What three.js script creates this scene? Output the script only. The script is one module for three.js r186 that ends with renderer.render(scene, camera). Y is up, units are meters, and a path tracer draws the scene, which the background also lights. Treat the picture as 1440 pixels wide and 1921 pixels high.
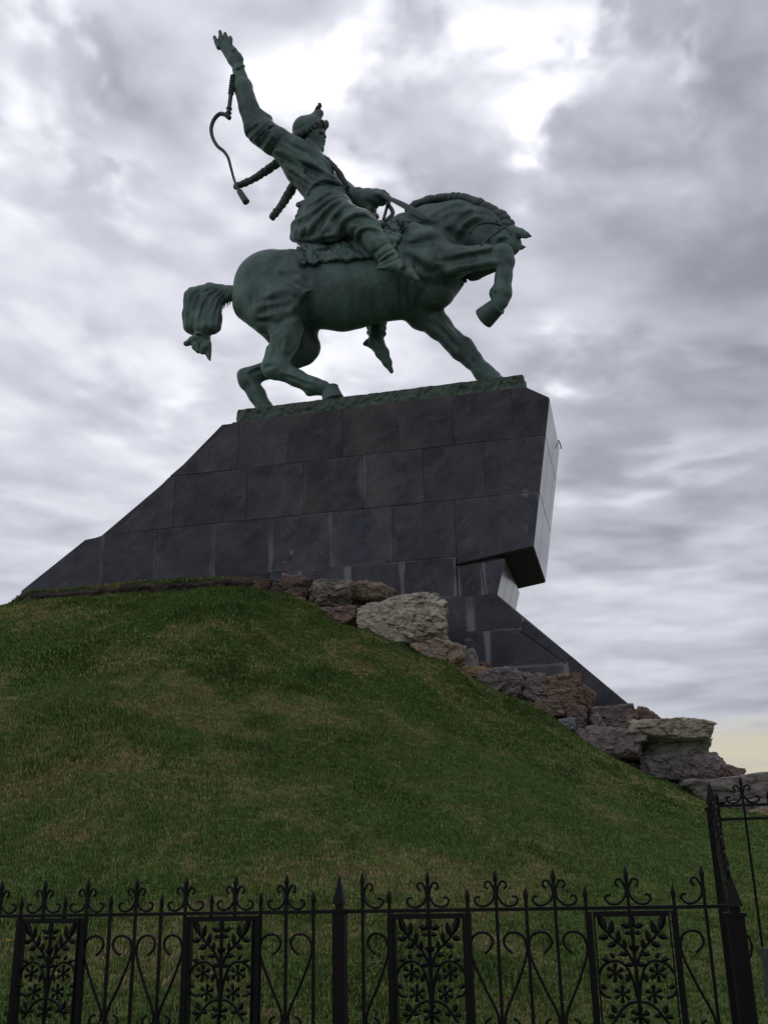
import * as THREE from 'three';
import { mergeGeometries } from 'three/addons/utils/BufferGeometryUtils.js';

// ---------------------------------------------------------------- camera
// World axes: x runs along the pedestal, z points out of its front face, y is up, metres. The origin lies under the front face.
const W = 1440, H = 1921, F = 1925, YAW = THREE.MathUtils.degToRad(13), DIST = 17.5, EYE = 1.6;
const scene = new THREE.Scene();
const camera = new THREE.PerspectiveCamera(2 * THREE.MathUtils.radToDeg(Math.atan(H / 2 / F)), W / H, 0.1, 6000);
camera.rotation.set(THREE.MathUtils.degToRad(19.6), YAW, THREE.MathUtils.degToRad(-1.2), 'YXZ');
const ray = (x, y) => new THREE.Vector3((x - W / 2) / F, (H / 2 - y) / F, -1).applyQuaternion(camera.quaternion);
{
  const d = ray(745, 960), k = DIST / Math.hypot(d.x, d.z);
  camera.position.set(-d.x * k, EYE, -d.z * k);
}
const CAM = camera.position;
camera.updateMatrixWorld();
// point of the plane z = n seen at that place of the photograph
const L = (px, py, n = 0) => { const d = ray(px, py); return CAM.clone().addScaledVector(d, (n - CAM.z) / d.z); };
const FWD = new THREE.Vector3(0, 0, -1).applyQuaternion(camera.quaternion);
const perPx = (p) => p.clone().sub(CAM).dot(FWD) / F;      // metres that one pixel of the photograph spans at p

// ---------------------------------------------------------------- noise
let seed0 = 12345;
const rng = (s) => () => { s |= 0; s = (s + 0x6d2b79f5) | 0; let t = Math.imul(s ^ (s >>> 15), 1 | s); t = (t + Math.imul(t ^ (t >>> 7), 61 | t)) ^ t; return ((t ^ (t >>> 14)) >>> 0) / 4294967296; };
const rand = rng(777);
const P = new Uint8Array(512); { const r = rng(99), a = [...Array(256).keys()]; for (let i = 255; i > 0; i--) { const j = Math.floor(r() * (i + 1)); [a[i], a[j]] = [a[j], a[i]]; } for (let i = 0; i < 512; i++) P[i] = a[i & 255]; }
const HV = new Float32Array(256); { const r = rng(5); for (let i = 0; i < 256; i++) HV[i] = r() * 2 - 1; }
function vn(x, y, z = 0) {
  const X = Math.floor(x), Y = Math.floor(y), Z = Math.floor(z); let a = x - X, b = y - Y, c = z - Z;
  a = a * a * a * (a * (a * 6 - 15) + 10); b = b * b * b * (b * (b * 6 - 15) + 10); c = c * c * c * (c * (c * 6 - 15) + 10);
  const g = (i, j, k) => HV[P[(P[(P[(X + i) & 255] + Y + j) & 255] + Z + k) & 255]];
  const l = (p, q, t) => p + (q - p) * t;
  return l(l(l(g(0, 0, 0), g(1, 0, 0), a), l(g(0, 1, 0), g(1, 1, 0), a), b), l(l(g(0, 0, 1), g(1, 0, 1), a), l(g(0, 1, 1), g(1, 1, 1), a), b), c);
}
function fbm(x, y, z = 0, o = 4) { let s = 0, a = 0.5, t = 0; for (let i = 0; i < o; i++) { s += a * vn(x, y, z); t += a; a *= 0.5; x = x * 2.03 + 17.1; y = y * 2.03 + 5.3; z = z * 2.03 + 9.7; } return s / t; }
const clamp = (x, a = 0, b = 1) => Math.min(b, Math.max(a, x));
const sstep = (a, b, x) => { x = clamp((x - a) / (b - a)); return x * x * (3 - 2 * x); };
const mix = (a, b, t) => a + (b - a) * t;
const mix3 = (a, b, t) => [mix(a[0], b[0], t), mix(a[1], b[1], t), mix(a[2], b[2], t)];

// ---------------------------------------------------------------- sky: a broken overcast, brightest where the sun stands behind the cloud
const SUN = ray(960, -60).normalize();
{
  const w = 3072, h = 1536, a = new Float32Array(w * h * 4);
  const ball = (x, y, rx, ry, amp, turn = 0) => ({ d: ray(x, y).normalize(), rx: rx / F, ry: ry / F, amp, c: Math.cos(turn), s: Math.sin(turn) });
  const gaps = [ // thin and thick places of the cloud sheet, as directions
    ball(655, 50, 55, 70, 0.55), ball(1090, 25, 85, 60, 0.6), ball(930, 30, 90, 55, 0.5), ball(1005, 215, 40, 95, 0.75, 0.1), ball(1225, 130, 28, 70, 0.45, 0.25), ball(555, 110, 60, 60, 0.25),
    ball(255, 290, 60, 35, 0.5, 0.7), ball(700, 170, 40, 60, 0.28), ball(30, 20, 70, 60, 0.4), ball(130, 60, 60, 50, 0.3), ball(690, 330, 90, 60, 0.42), ball(560, 250, 90, 110, 0.3),
    ball(1022, 630, 45, 40, 0.3), ball(60, 230, 110, 100, 0.2), ball(180, 370, 70, 40, 0.25), ball(640, 690, 120, 80, 0.22), ball(200, 700, 140, 80, 0.1), ball(1230, 830, 110, 40, 0.22), ball(760, 30, 60, 60, 0.2), ball(400, 720, 80, 70, 0.14),
    ball(250, 165, 110, 90, -0.22), ball(790, 100, 45, 60, -0.08), ball(1180, 440, 120, 110, -0.16), ball(1400, 420, 120, 260, -0.2), ball(1330, 100, 60, 130, -0.1), ball(60, 650, 150, 60, -0.07), ball(820, 330, 90, 90, -0.08), ball(1150, 700, 260, 40, -0.1), ball(1300, 740, 200, 60, -0.1),
  ];
  const up = new THREE.Vector3(0, 1, 0), right = new THREE.Vector3().crossVectors(FWD, up).normalize();
  const v = new THREE.Vector3(), q = new THREE.Vector3();
  for (let j = 0; j < h; j++) for (let i = 0; i < w; i++) {
    const el = ((j + 0.5) / h - 0.5) * Math.PI, az = ((i + 0.5) / w - 0.5) * 2 * Math.PI, o = (j * w + i) * 4;
    v.set(Math.cos(el) * Math.cos(az), Math.sin(el), Math.cos(el) * Math.sin(az));
    if (el < -0.02) { a[o] = 0.42; a[o + 1] = 0.41; a[o + 2] = 0.4; a[o + 3] = 1; continue; }
    const k = 1 / (Math.max(v.y, 0) + 0.13), X = v.x * k, Z = v.z * k;
    // mottled sheet of cloud: rounded overhead, drawn out into long flat bars towards the horizon
    const aside = clamp(v.dot(right) / 0.36, -1, 1), g0 = -1.25 / (Math.max(v.y, 0) + 0.33) + 0.16 * v.dot(right), r1 = v.x, r2 = v.z, s1 = 4.4, s2 = 9.5, s3 = 24;
    const wx = fbm(r1 * 6, g0 * 6, r2 * 6, 3) * 0.3, wy = fbm(r1 * 6 + 31, g0 * 6 + 7, r2 * 6, 3) * 0.3;
    const big = fbm(r1 * s1 + wx, g0 * s1 * 1.25 + wy, r2 * s1, 4), mid = fbm(r1 * s2 + wx * 1.6, g0 * s2 * 1.25 + wy * 1.6, r2 * s2, 4), puff = fbm(r1 * s3 + wx * 3, g0 * s3 * 1.25 + wy * 3, r2 * s3, 4);
    const low = 1 - sstep(0.08, 0.5, v.y);
    let b = 0.625 + 0.15 * big + 0.17 * mid + (0.11 + 0.05 * low) * puff - 0.085 * aside;
    const toSun = v.dot(SUN); b += 0.05 * Math.exp((toSun - 1) * 14) + 0.05 * toSun;
    // drawn aside by the same eddies as the cloud, so that their rims are ragged
    q.copy(v); q.x += wx * 0.2 + mid * 0.05; q.y += wy * 0.2 + puff * 0.04; q.normalize();
    for (const g of gaps) {
      if (q.dot(g.d) < 0.94) continue;
      const ex = q.clone().sub(g.d); let x = ex.dot(right), y = ex.y / Math.max(0.4, Math.sqrt(1 - g.d.y * g.d.y));
      const x2 = x * g.c + y * g.s, y2 = -x * g.s + y * g.c;
      const e = Math.exp(-0.5 * ((x2 / g.rx) ** 2 + (y2 / g.ry) ** 2) * 1.3);
      b += g.amp * 0.72 * e * (g.amp > 0 ? clamp(0.75 + 1.2 * mid + 1.3 * puff, 0, 1.25) * (0.6 + 0.7 * e) : 1);
    }
    b = b < 0.42 ? 0.3 + 0.12 * Math.exp((b - 0.42) / 0.12) : b;
    const t = clamp((b - 0.32) / 0.6);
    const c = mix3([0.83, 0.86, 1.02], [0.95, 0.96, 1.05], t);
    const cool = low * (1 - t) * 0.6; c[0] -= 0.05 * cool; c[2] -= 0.07 * cool;
    const hz = (1 - sstep(0.1, 0.135, v.y - 0.03 * mid - 0.02 * big - 0.02 * aside + 0.012)) * (0.92 + 0.25 * puff);      // a clear warm strip along the horizon
    const bb = b > 0.85 ? 0.85 + (b - 0.85) * 1.1 : b;
    a[o] = mix(bb * c[0], 0.63, hz); a[o + 1] = mix(bb * c[1], 0.58, hz); a[o + 2] = mix(bb * c[2], 0.46, hz); a[o + 3] = 1;
  }
  const t = new THREE.DataTexture(a, w, h, THREE.RGBAFormat, THREE.FloatType);
  t.mapping = THREE.EquirectangularReflectionMapping; t.magFilter = t.minFilter = THREE.LinearFilter; t.needsUpdate = true;
  scene.background = t; scene.environment = t;
}
const sun = new THREE.DirectionalLight(0xfff4e6, 0.6);
sun.position.copy(SUN).multiplyScalar(80); sun.castShadow = true; sun.shadow.radius = 40; sun.shadow.mapSize.set(2048, 2048);
Object.assign(sun.shadow.camera, { left: -25, right: 25, top: 25, bottom: -25, near: 1, far: 200 });
scene.add(sun, sun.target);

const renderer = new THREE.WebGLRenderer({ antialias: true });
renderer.setSize(767, 1024);
renderer.toneMapping = THREE.LinearToneMapping;
renderer.toneMappingExposure = 1;
renderer.shadowMap.enabled = true;

// ---------------------------------------------------------------- helpers
const used = new Map();
function numbered(n) { const c = used.get(n) || 0; used.set(n, c + 1); return c ? `${n}_${String(c).padStart(3, '0')}` : n; }
function tag(o, label, category, group, kind) { Object.assign(o.userData, { label }, category ? { category } : {}, group ? { group } : {}, kind ? { kind } : {}); return o; }
function thing(name, label, category, pos = [0, 0, 0], group) { const o = new THREE.Group(); o.name = numbered(name); o.position.set(...pos); scene.add(o); return tag(o, label, category, group); }
function mesh(name, geo, mat, parent = scene, label) {
  const o = new THREE.Mesh(geo, mat); o.castShadow = o.receiveShadow = true; o.name = parent === scene ? numbered(name) : name; parent.add(o);
  if (parent !== scene) {       // geometry is given in world axes; parts hang from their thing
    const p = new THREE.Vector3(); let q = parent; while (q && q !== scene) { p.add(q.position); q = q.parent; } o.position.sub(p);
    const n = parent.children.filter((c) => c !== o && (c.name === name || c.name.startsWith(name + '_0'))).length; if (n) o.name = `${name}_${String(n).padStart(3, '0')}`;
  }
  if (label) o.userData.label = label;
  return o;
}
const structure = (o) => { o.userData.kind = 'structure'; return o; };
function dataTex(w, h, fn, srgb = true, repeat = true) {
  const a = new Uint8Array(w * h * 4);
  for (let j = 0; j < h; j++) for (let i = 0; i < w; i++) { const c = fn(i / w, j / h, i, j), o = (j * w + i) * 4; for (let k = 0; k < 3; k++) a[o + k] = Math.round(clamp(c[k]) * 255); a[o + 3] = 255; }
  const t = new THREE.DataTexture(a, w, h, THREE.RGBAFormat); if (srgb) t.colorSpace = THREE.SRGBColorSpace;
  if (repeat) t.wrapS = t.wrapT = THREE.RepeatWrapping; t.magFilter = THREE.LinearFilter; t.minFilter = THREE.LinearMipmapLinearFilter; t.generateMipmaps = true; t.needsUpdate = true; return t;
}
const toS = (c) => (c <= 0.0031308 ? c * 12.92 : 1.055 * Math.pow(c, 1 / 2.4) - 0.055);
const tilN = (u, v, f, s) => { // noise that repeats at 1
  const a = fbm(u * f, v * f, s, 4), b = fbm((u - 1) * f, v * f, s, 4), c = fbm(u * f, (v - 1) * f, s, 4), d = fbm((u - 1) * f, (v - 1) * f, s, 4); return mix(mix(a, b, u), mix(c, d, u), v);
};
const grainTex = dataTex(512, 512, (u, v) => { const n = 0.5 + 0.32 * tilN(u, v, 9, 2) + 0.3 * tilN(u, v, 60, 7); return [n, n, n]; }, false);
function tube(pts, r, seg = 24, rs = 6, closed = false) { return new THREE.TubeGeometry(new THREE.CatmullRomCurve3(pts, closed, 'centripetal'), seg, r, rs, closed); }
function taper(pts, r0, r1, seg = 24, rs = 7) { // tube of changing radius
  const g = tube(pts, 1, seg, rs), c = new THREE.CatmullRomCurve3(pts, false, 'centripetal'), p = g.attributes.position, v = new THREE.Vector3();
  for (let i = 0; i <= seg; i++) { const o = c.getPointAt(i / seg), r = typeof r0 === 'function' ? r0(i / seg) : mix(r0, r1, i / seg); for (let j = 0; j <= rs; j++) { const k = i * (rs + 1) + j; v.fromBufferAttribute(p, k).sub(o).multiplyScalar(r).add(o); p.setXYZ(k, v.x, v.y, v.z); } }
  g.computeVertexNormals(); return g;
}

// ---------------------------------------------------------------- materials
const bronze = new THREE.MeshStandardMaterial({ vertexColors: true, roughness: 0.55, metalness: 0.15 });
const bronzePlain = new THREE.MeshStandardMaterial({ color: new THREE.Color().setRGB(0.06, 0.085, 0.08), roughness: 0.55, metalness: 0.15 });
const iron = new THREE.MeshPhysicalMaterial({ color: new THREE.Color().setRGB(0.004, 0.0037, 0.0045), roughness: 0.45, specularIntensity: 0.35, bumpMap: grainTex, bumpScale: 0.0006 });
const soilMat = new THREE.MeshStandardMaterial({ vertexColors: true, roughness: 1, bumpMap: grainTex, bumpScale: 0.02 });

// ---------------------------------------------------------------- the mound
const NF = CAM.z - 4.4;                                         // the fence runs along the pedestal's front
const NR = 0.95;                                                // where the turf meets the rocks
const ridge = [[-420, 1235], [-200, 1172], [-60, 1146], [0, 1139], [60, 1133], [120, 1128], [260, 1116], [400, 1108], [470, 1108], [530, 1118], [590, 1134], [620, 1158], [700, 1184], [760, 1206], [800, 1226], [850, 1238], [905, 1280], [960, 1310], [1000, 1327], [1050, 1358], [1090, 1384], [1150, 1418], [1215, 1450], [1290, 1482], [1330, 1500], [1380, 1512], [1450, 1528], [1560, 1575], [1750, 1640]].map(([x, y]) => { const p = L(x, y, NR); return [p.x, p.y]; });
function R(u) { const a = ridge; if (u <= a[0][0]) return Math.max(0, a[0][1] - (a[0][0] - u) * 0.3); for (let i = 1; i < a.length; i++) if (u < a[i][0]) { const t = (u - a[i - 1][0]) / (a[i][0] - a[i - 1][0]); return mix(a[i - 1][1], a[i][1], t); } return Math.max(0, a[a.length - 1][1] - (u - a[a.length - 1][0]) * 0.25); }
const U_LIP = L(505, 1095, 0.5).x, U_TIP = L(22, 1125, 0.5).x;
function hgt(u, n) {
  const Ru = R(u);
  let h;
  if (n >= NF + 0.3) h = 0.02 * fbm(u * 0.7, n * 0.7, 1, 2);
  else if (n > NR) {
    const t = (NF - n) / (NF - NR);
    h = t < 0 ? mix(0, 0.2, sstep(0.3, 0, -(NF - n))) : 0.2 + (Ru - 0.2) * t * (1.3 - 0.3 * t);
  } else {
    h = Ru;
    const lip = (1 - sstep(U_LIP - 0.5, U_LIP, u)) * sstep(U_TIP - 0.5, U_TIP + 0.35, u); h += lip * 0.3 * (NR - Math.max(n, 0.55));
    if (n > -3.3) h += lip * 0.26 * (1 - sstep(0.46, 0.58, n)) - (1 - lip) * 0.1 * (NR - n);
    else h += lip * 0.26 - (1 - lip) * 0.42;
    if (n < -3) h -= (-3 - n) * 0.45;
    h = Math.max(h, -0.02);
  }
  const bumps = 0.09 * fbm(u * 0.8, n * 0.8, 4, 3) + 0.03 * fbm(u * 3, n * 3, 9, 3);
  const far = 1 - sstep(0, 0.2, Math.max(-(n - NR) / 4, 0)) * 0.6;
  return h + (n < NF ? bumps * far * sstep(0, 0.6, NF - n) : 0) * (h > 0.1 ? 1 : 0.3);
}
const patch = (u, n) => clamp(0.47 + 0.6 * fbm(u * 0.5 + 3, n * 0.4 + 8, 2.2, 3) + 0.85 * fbm(u * 1.5 + 1, n * 1.3, 5.5, 3) + 0.55 * fbm(u * 4, n * 4, 9.5, 2) + 0.12 * sstep(3, 9, n) * (0.6 + 0.4 * sstep(-2, 3, u)));    // 1 = dry
{
  const axis = (a, b, step, out) => { const r = []; let x = a, s = step; while (x > -out) { s *= 1.35; x -= s; r.unshift(x); } for (let y = a; y <= b; y += step) r.push(y); x = r[r.length - 1]; s = step; while (x < out) { s *= 1.35; x += s; r.push(x); } return r; };
  const xs = axis(-13, 9, 0.1, 2500), zs = axis(-4, NF + 0.6, 0.1, 2500), pos = [], col = [], uv = [], idx = [];
  for (const z of zs) for (const x of xs) {
    pos.push(x, hgt(x, z), z); uv.push(x / 1.3, z / 1.3);
    const d = sstep(0.5, 0.95, patch(x, z)), f = 0.75 + 0.35 * fbm(x * 2.2, z * 2.2, 3, 3);
    let c = mix3([0.042, 0.07, 0.016], [0.098, 0.09, 0.036], d);
    if (z > NF + 0.2) c = [0.09, 0.085, 0.08];
    const p = Math.hypot(x - L(1425, 1850, NF + 0.1).x, (z - NF + 0.1) * 1.4), e = 1 - sstep(0.35, 0.7, p); if (z > NF - 0.7) c = mix3(c, [0.075, 0.042, 0.024], e);
    col.push(c[0] * f, c[1] * f, c[2] * f);
  }
  for (let j = 0; j < zs.length - 1; j++) for (let i = 0; i < xs.length - 1; i++) { const a = j * xs.length + i, b = a + 1, c = a + xs.length, d = c + 1; idx.push(a, c, b, b, c, d); }
  const g = new THREE.BufferGeometry(); g.setAttribute('position', new THREE.Float32BufferAttribute(pos, 3)); g.setAttribute('color', new THREE.Float32BufferAttribute(col, 3)); g.setAttribute('uv', new THREE.Float32BufferAttribute(uv, 2)); g.setIndex(idx); g.computeVertexNormals();
  structure(tag(mesh('ground', g, soilMat), 'grassy mound rising from the fence to the pedestal'));
}

// bank of bare earth under the strip of turf along the pedestal
{
  const u0 = L(14, 1130, 0.6).x, u1 = L(520, 1100, 0.6).x, N = 220, pos = [], col = [], uv = [], idx = [], M = 9;
  for (let i = 0; i <= N; i++) {
    const u = mix(u0, u1, i / N), e = Math.min(1, (N - i) / 14, i / 10);
    for (let k = 0; k <= M; k++) {
      const t = k / M, rough = 0.06 * fbm(u * 6, t * 3, 2, 4) + 0.045 * fbm(u * 18, t * 6, 5, 3);
      const n = 0.44 + 0.2 * Math.sin(Math.min(1, t * 1.35) * 1.6) - 0.07 * sstep(0.35, 0.6, t) + 0.16 * sstep(0.75, 1, t) + rough;
      const y = R(u) + 0.1 + mix(0.285 * e, -0.05, t) + 0.035 * fbm(u * 2.3, 4, 7, 3) * (1 - t) + 0.02 * fbm(u * 14, t * 4, 9, 2);
      pos.push(u, y, n); uv.push(u, y + n);
      const c = mix3([0.05, 0.038, 0.028], [0.035, 0.024, 0.018], sstep(0.3, 0.6, t)), f = 0.8 + 0.6 * fbm(u * 4, t * 3, 12, 3); col.push(c[0] * f, c[1] * f, c[2] * f);
    }
  }
  for (let i = 0; i < N; i++) for (let k = 0; k < M; k++) { const a = i * (M + 1) + k, b = a + M + 1; idx.push(a, a + 1, b, b, a + 1, b + 1); }
  const g = new THREE.BufferGeometry(); g.setAttribute('position', new THREE.Float32BufferAttribute(pos, 3)); g.setAttribute('color', new THREE.Float32BufferAttribute(col, 3)); g.setAttribute('uv', new THREE.Float32BufferAttribute(uv, 2)); g.setIndex(idx); g.computeVertexNormals();
  const m = soilMat.clone(); m.side = THREE.DoubleSide;
  structure(tag(mesh('soil_bank', g, m), 'bank of bare brown earth under the strip of turf along the pedestal'));
}

// ---------------------------------------------------------------- the pedestal
const PZ = -2.42;                                               // its depth
const XY = (a) => a.map(([x, y]) => { const p = L(x, y, 0); return [p.x, p.y]; });
const lvl = (...pts) => pts.reduce((s, [x, y]) => s + L(x, y, 0).y, 0) / pts.length;
const yTop = lvl([448, 790], [985, 725]), y1 = lvl([400, 880], [1022, 822]), y2 = lvl([400, 978], [1010, 928], [190, 1003]), y3 = lvl([520, 1074], [858, 1044]), y4 = lvl([860, 1120], [927, 1114]), y5 = lvl([840, 1190], [915, 1182]), y6 = lvl([957, 1252], [1052, 1247]);
const at = (x, y) => L(x, y, 0).x;
const pTL = [at(415, 791), yTop], pTR = [at(985, 725), yTop], [pC, pB, pS] = XY([[1030, 745], [1000, 1025], [858, 1058]]);
const [pL1, pL2, pL3, pL4] = XY([[322, 885], [187, 1003], [160, 1012], [40, 1108]]);
const [pNk, pBt1, pBt2, pBt3] = XY([[945, 1045], [930, 1117], [1075, 1233], [1195, 1335]]);
const [q1, q2, q3, q4] = XY([[984, 1162], [971, 1181], [1061, 1244], [1075, 1233]]);
pL2[1] = y2; pL1[1] = mix(y1, pL1[1], 0.5); pBt1[1] = y4;
function inset(poly, g) {
  const n = poly.length; let A = 0; for (let i = 0; i < n; i++) { const [x, y] = poly[i], [X, Y] = poly[(i + 1) % n]; A += x * Y - X * y; }
  const p = A < 0 ? [...poly].reverse() : poly, e = p.map((a, i) => { const b = p[(i + 1) % n], l = Math.hypot(b[0] - a[0], b[1] - a[1]), nx = -(b[1] - a[1]) / l, ny = (b[0] - a[0]) / l; return [a[0] + nx * g, a[1] + ny * g, b[0] - a[0], b[1] - a[1]]; });
  return e.map((b, i) => { const a = e[(i + n - 1) % n], D = a[2] * b[3] - a[3] * b[2]; if (Math.abs(D) < 1e-7) return [b[0], b[1]]; const t = ((b[0] - a[0]) * b[3] - (b[1] - a[1]) * b[2]) / D; return [a[0] + a[2] * t, a[1] + a[3] * t]; });
}
function clip(poly, conv) { // Sutherland-Hodgman, conv counter-clockwise
  let out = poly; const n = conv.length;
  for (let i = 0; i < n; i++) {
    const [ax, ay] = conv[i], [bx, by] = conv[(i + 1) % n], s = ([x, y]) => (bx - ax) * (y - ay) - (by - ay) * (x - ax), inp = out; out = [];
    for (let k = 0; k < inp.length; k++) { const p = inp[k], q = inp[(k + 1) % inp.length], a = s(p), b = s(q); if (a >= 0) out.push(p); if ((a >= 0) !== (b >= 0)) { const t = a / (a - b); out.push([mix(p[0], q[0], t), mix(p[1], q[1], t)]); } }
  }
  return out.filter((p, i) => { const q = out[(i + 1) % out.length]; return Math.hypot(p[0] - q[0], p[1] - q[1]) > 0.01; });
}
const slabs = [];
const upper = [pL2, pS, pB, pC, pTR, pTL, pL1];                 // counter-clockwise seen from the front
function course(ya, yb, xs, region, row) { for (let i = 0; i < xs.length - 1; i++) { const p = clip([[xs[i], yb], [xs[i + 1], yb], [xs[i + 1], ya], [xs[i], ya]], region); if (p.length > 2) slabs.push({ p, row }); } }
const yG = Math.min(...[40, 500, 900, 1195].map((x) => R(at(x, 1200)))) - 0.6;
course(yTop, y1, [-20, at(447, 830), at(539, 830), at(642, 820), at(747, 800), at(849, 790), at(961, 780), 20], upper, 0);
course(y1, y2, [-20, at(327, 940), at(463, 930), at(568, 915), at(680, 905), at(794, 895), at(909, 885), 20], upper, 1);
const xC = [at(190, 1050), at(293, 1050), at(400, 1030), at(507, 1030), at(620, 1015), at(736, 1000), at(854, 1000)];
slabs.push({ p: [pL3, [pL4[0], pL4[1]], [pL4[0], yG + 3.4], [xC[0], yG + 3.4], [xC[0], y2 - 0.02]], row: 2 });
for (let i = 0; i < 6; i++) slabs.push({ p: [[xC[i], y3], [xC[i + 1], y3], [xC[i + 1], y2], [xC[i], y2]], row: 2 });
slabs.push({ p: [[xC[6], pS[1] + (pS[0] - xC[6]) * 0.1], pB, [pB[0] + (y2 - pB[1]) / (pC[1] - pB[1]) * (pC[0] - pB[0]), y2], [xC[6], y2]], row: 2 });
const xD = [xC[3], at(560, 1090), at(652, 1085), at(754, 1080), at(856, 1085)];
for (let i = 0; i < 4; i++) slabs.push({ p: [[xD[i], y4], [xD[i + 1], y4], [xD[i + 1], y3], [xD[i], y3]], row: 3 });
const neck = [{ p: [[xD[4], y4], [at(909, 1117), y4], XY([[901, 1054]])[0], [xD[4], pS[1] - 0.02]], row: 3 }, { p: [[at(909, 1117), y4], pBt1, pNk, XY([[901, 1054]])[0]], row: 3 }];
const incl = (y) => { const t = (y - pBt1[1]) / (pBt3[1] - pBt1[1]); return mix(pBt1[0], pBt3[0], t); };
slabs.push({ p: [[xD[2], y5], [at(760, 1150), y5], [at(760, 1150), y4], [xD[2], y4]], row: 4 }, { p: [[at(760, 1150), y5], [at(881, 1150), y5], [at(881, 1150), y4], [at(760, 1150), y4]], row: 4 }, { p: [[at(881, 1150), y5], q2, q1, pBt1, [at(881, 1150), y4]], row: 4 });
slabs.push({ p: [[at(790, 1220), y6], [at(914, 1220), y6], [at(914, 1220), y5], [at(790, 1220), y5]], row: 5 }, { p: [[at(914, 1220), y6], [q3[0] - 0.02, y6], [q2[0] - 0.01, q2[1] - 0.012], [q2[0] - 0.03, y5], [at(914, 1220), y5]], row: 5 }, { p: [q1, q2, q3, q4], row: 5 });
slabs.push({ p: [[at(900, 1300), yG], [q3[0], yG], [q3[0], y6], [at(900, 1300), y6]], row: 6 }, { p: [[q3[0], yG], [incl(yG), yG], pBt3, q4, q3], row: 6 });
// one map of the whole front: grain, the tone of each slab, lime washed out of the joints
const FX0 = pL4[0] - 0.3, FX1 = incl(yG) + 0.2, FY0 = yG - 0.2, FY1 = yTop + 0.2, FW = 2048, FH = Math.min(2048, Math.round(2048 * (FY1 - FY0) / (FX1 - FX0)));
const inPoly = (p, x, y) => { let c = false; for (let i = 0, j = p.length - 1; i < p.length; j = i++) if (p[i][1] > y !== p[j][1] > y && x < ((p[j][0] - p[i][0]) * (y - p[i][1])) / (p[j][1] - p[i][1]) + p[i][0]) c = !c; return c; };
const everySlab = [...slabs, ...neck];
{ const r = rng(41); for (const s of everySlab) { s.tone = 0.8 + 0.4 * r(); s.warm = r(); s.streak = r(); s.sd = r() * 100; const xs = s.p.map((q) => q[0]), ys = s.p.map((q) => q[1]); s.b = [Math.min(...xs), Math.max(...xs), Math.min(...ys), Math.max(...ys)]; } }
const limeAmt = [0.2, 0.3, 0.55, 0.8, 1.0, 1.0, 1.0];
const graniteMap = dataTex(FW, FH, (u, v) => {
  const x = mix(FX0, FX1, u), y = mix(FY0, FY1, v);
  let s = null; for (const q of everySlab) if (x >= q.b[0] && x <= q.b[1] && y >= q.b[2] && y <= q.b[3] && inPoly(q.p, x, y)) { s = q; break; }
  const sd = s ? s.sd : 0, cloud = fbm(x * 2.2 + sd, y * 2.2, sd, 5), grain = vn(x * 160, y * 160, 3) * 0.5 + vn(x * 75, y * 75, 8) * 0.5, drift = fbm(x * 3 + y * 2.2 + sd, y * 7 - x * 5, 4, 3);
  let c = mix3([0.058, 0.062, 0.078], [0.07, 0.063, 0.066], clamp((s ? s.warm : 0.5) * 0.6 + (s && s.row < 2 ? 0.35 : 0) + 0.7 * cloud)), f = (s ? s.tone : 0.7) * (1 + 0.5 * cloud + 0.5 * grain + 0.28 * drift);
  c = [c[0] * f, c[1] * f, c[2] * f];
  const rain = Math.pow(clamp(0.5 + 0.8 * fbm(x * 5, y * 0.35, 14, 4)), 3) * 0.35 * sstep(-0.35, 0.3, fbm(x, y, 20, 2)); c = mix3(c, [0.11, 0.115, 0.13], rain * 0.35);
  if (s) {
    const lime = limeAmt[s.row]; let dj = 9; // distance to the upright joints and the bed joints of this slab
    const dx = Math.min(x - s.b[0], s.b[1] - x), dy = Math.min(y - s.b[2], s.b[3] - y);
    const wv = 0.035 * (1 + 1.4 * fbm(x * 3, y * 1.4, 30, 3)), wh = 0.014 * (1 + 1.5 * fbm(x * 1.7, y * 5, 33, 3));
    const on = sstep(-0.25, 0.25, fbm(x * 0.9 + s.row * 3, y * 0.8, 37, 3) + (lime - 0.55));
    const k = Math.max((1 - sstep(0.2 * wv, wv * 1.9, dx)) * 0.75, (1 - sstep(0.3 * wh, wh * 1.8, dy)) * 0.6) * lime * on;
    c = mix3(c, [0.27, 0.28, 0.31], clamp(k * 1.2));
    const haze = lime > 0.3 ? 0.3 * clamp(fbm(x * 1.1, y * 0.8, 44, 4) + 0.25) : 0; c = mix3(c, [0.12, 0.125, 0.15], haze * lime);
  }
  if (vn(x * 38, y * 38, 50) > 0.9 && fbm(x * 2, y * 2, 51, 2) > 0) c = mix3(c, [0.25, 0.25, 0.27], 0.5);
  const sc = Math.abs(fbm(x * 2 + y * 1.2, y * 1.7 - x * 1.4, 60, 3)); if (sc < 0.02 && fbm(x * 1.3, y * 1.3, 66, 2) > 0.05) c = mix3(c, [0.15, 0.13, 0.12], 0.45 * (1 - sc / 0.02));
  return c.map(toS);
}, true, false);
const granite = new THREE.MeshPhysicalMaterial({ map: graniteMap, roughness: 0.6, specularIntensity: 0.4, bumpMap: grainTex, bumpScale: 0.0015 });
const graniteDark = new THREE.MeshStandardMaterial({ color: new THREE.Color().setRGB(0.05, 0.05, 0.055), roughness: 0.75 });
const granitePolished = new THREE.MeshStandardMaterial({ color: new THREE.Color().setRGB(0.07, 0.07, 0.073), roughness: 0.15, bumpMap: grainTex, bumpScale: 0.0002 });
const jointMat = new THREE.MeshStandardMaterial({ color: new THREE.Color().setRGB(0.035, 0.034, 0.037), roughness: 0.95 });
const shapeOf = (p) => new THREE.Shape(p.map(([x, y]) => new THREE.Vector2(x, y)));
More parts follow.
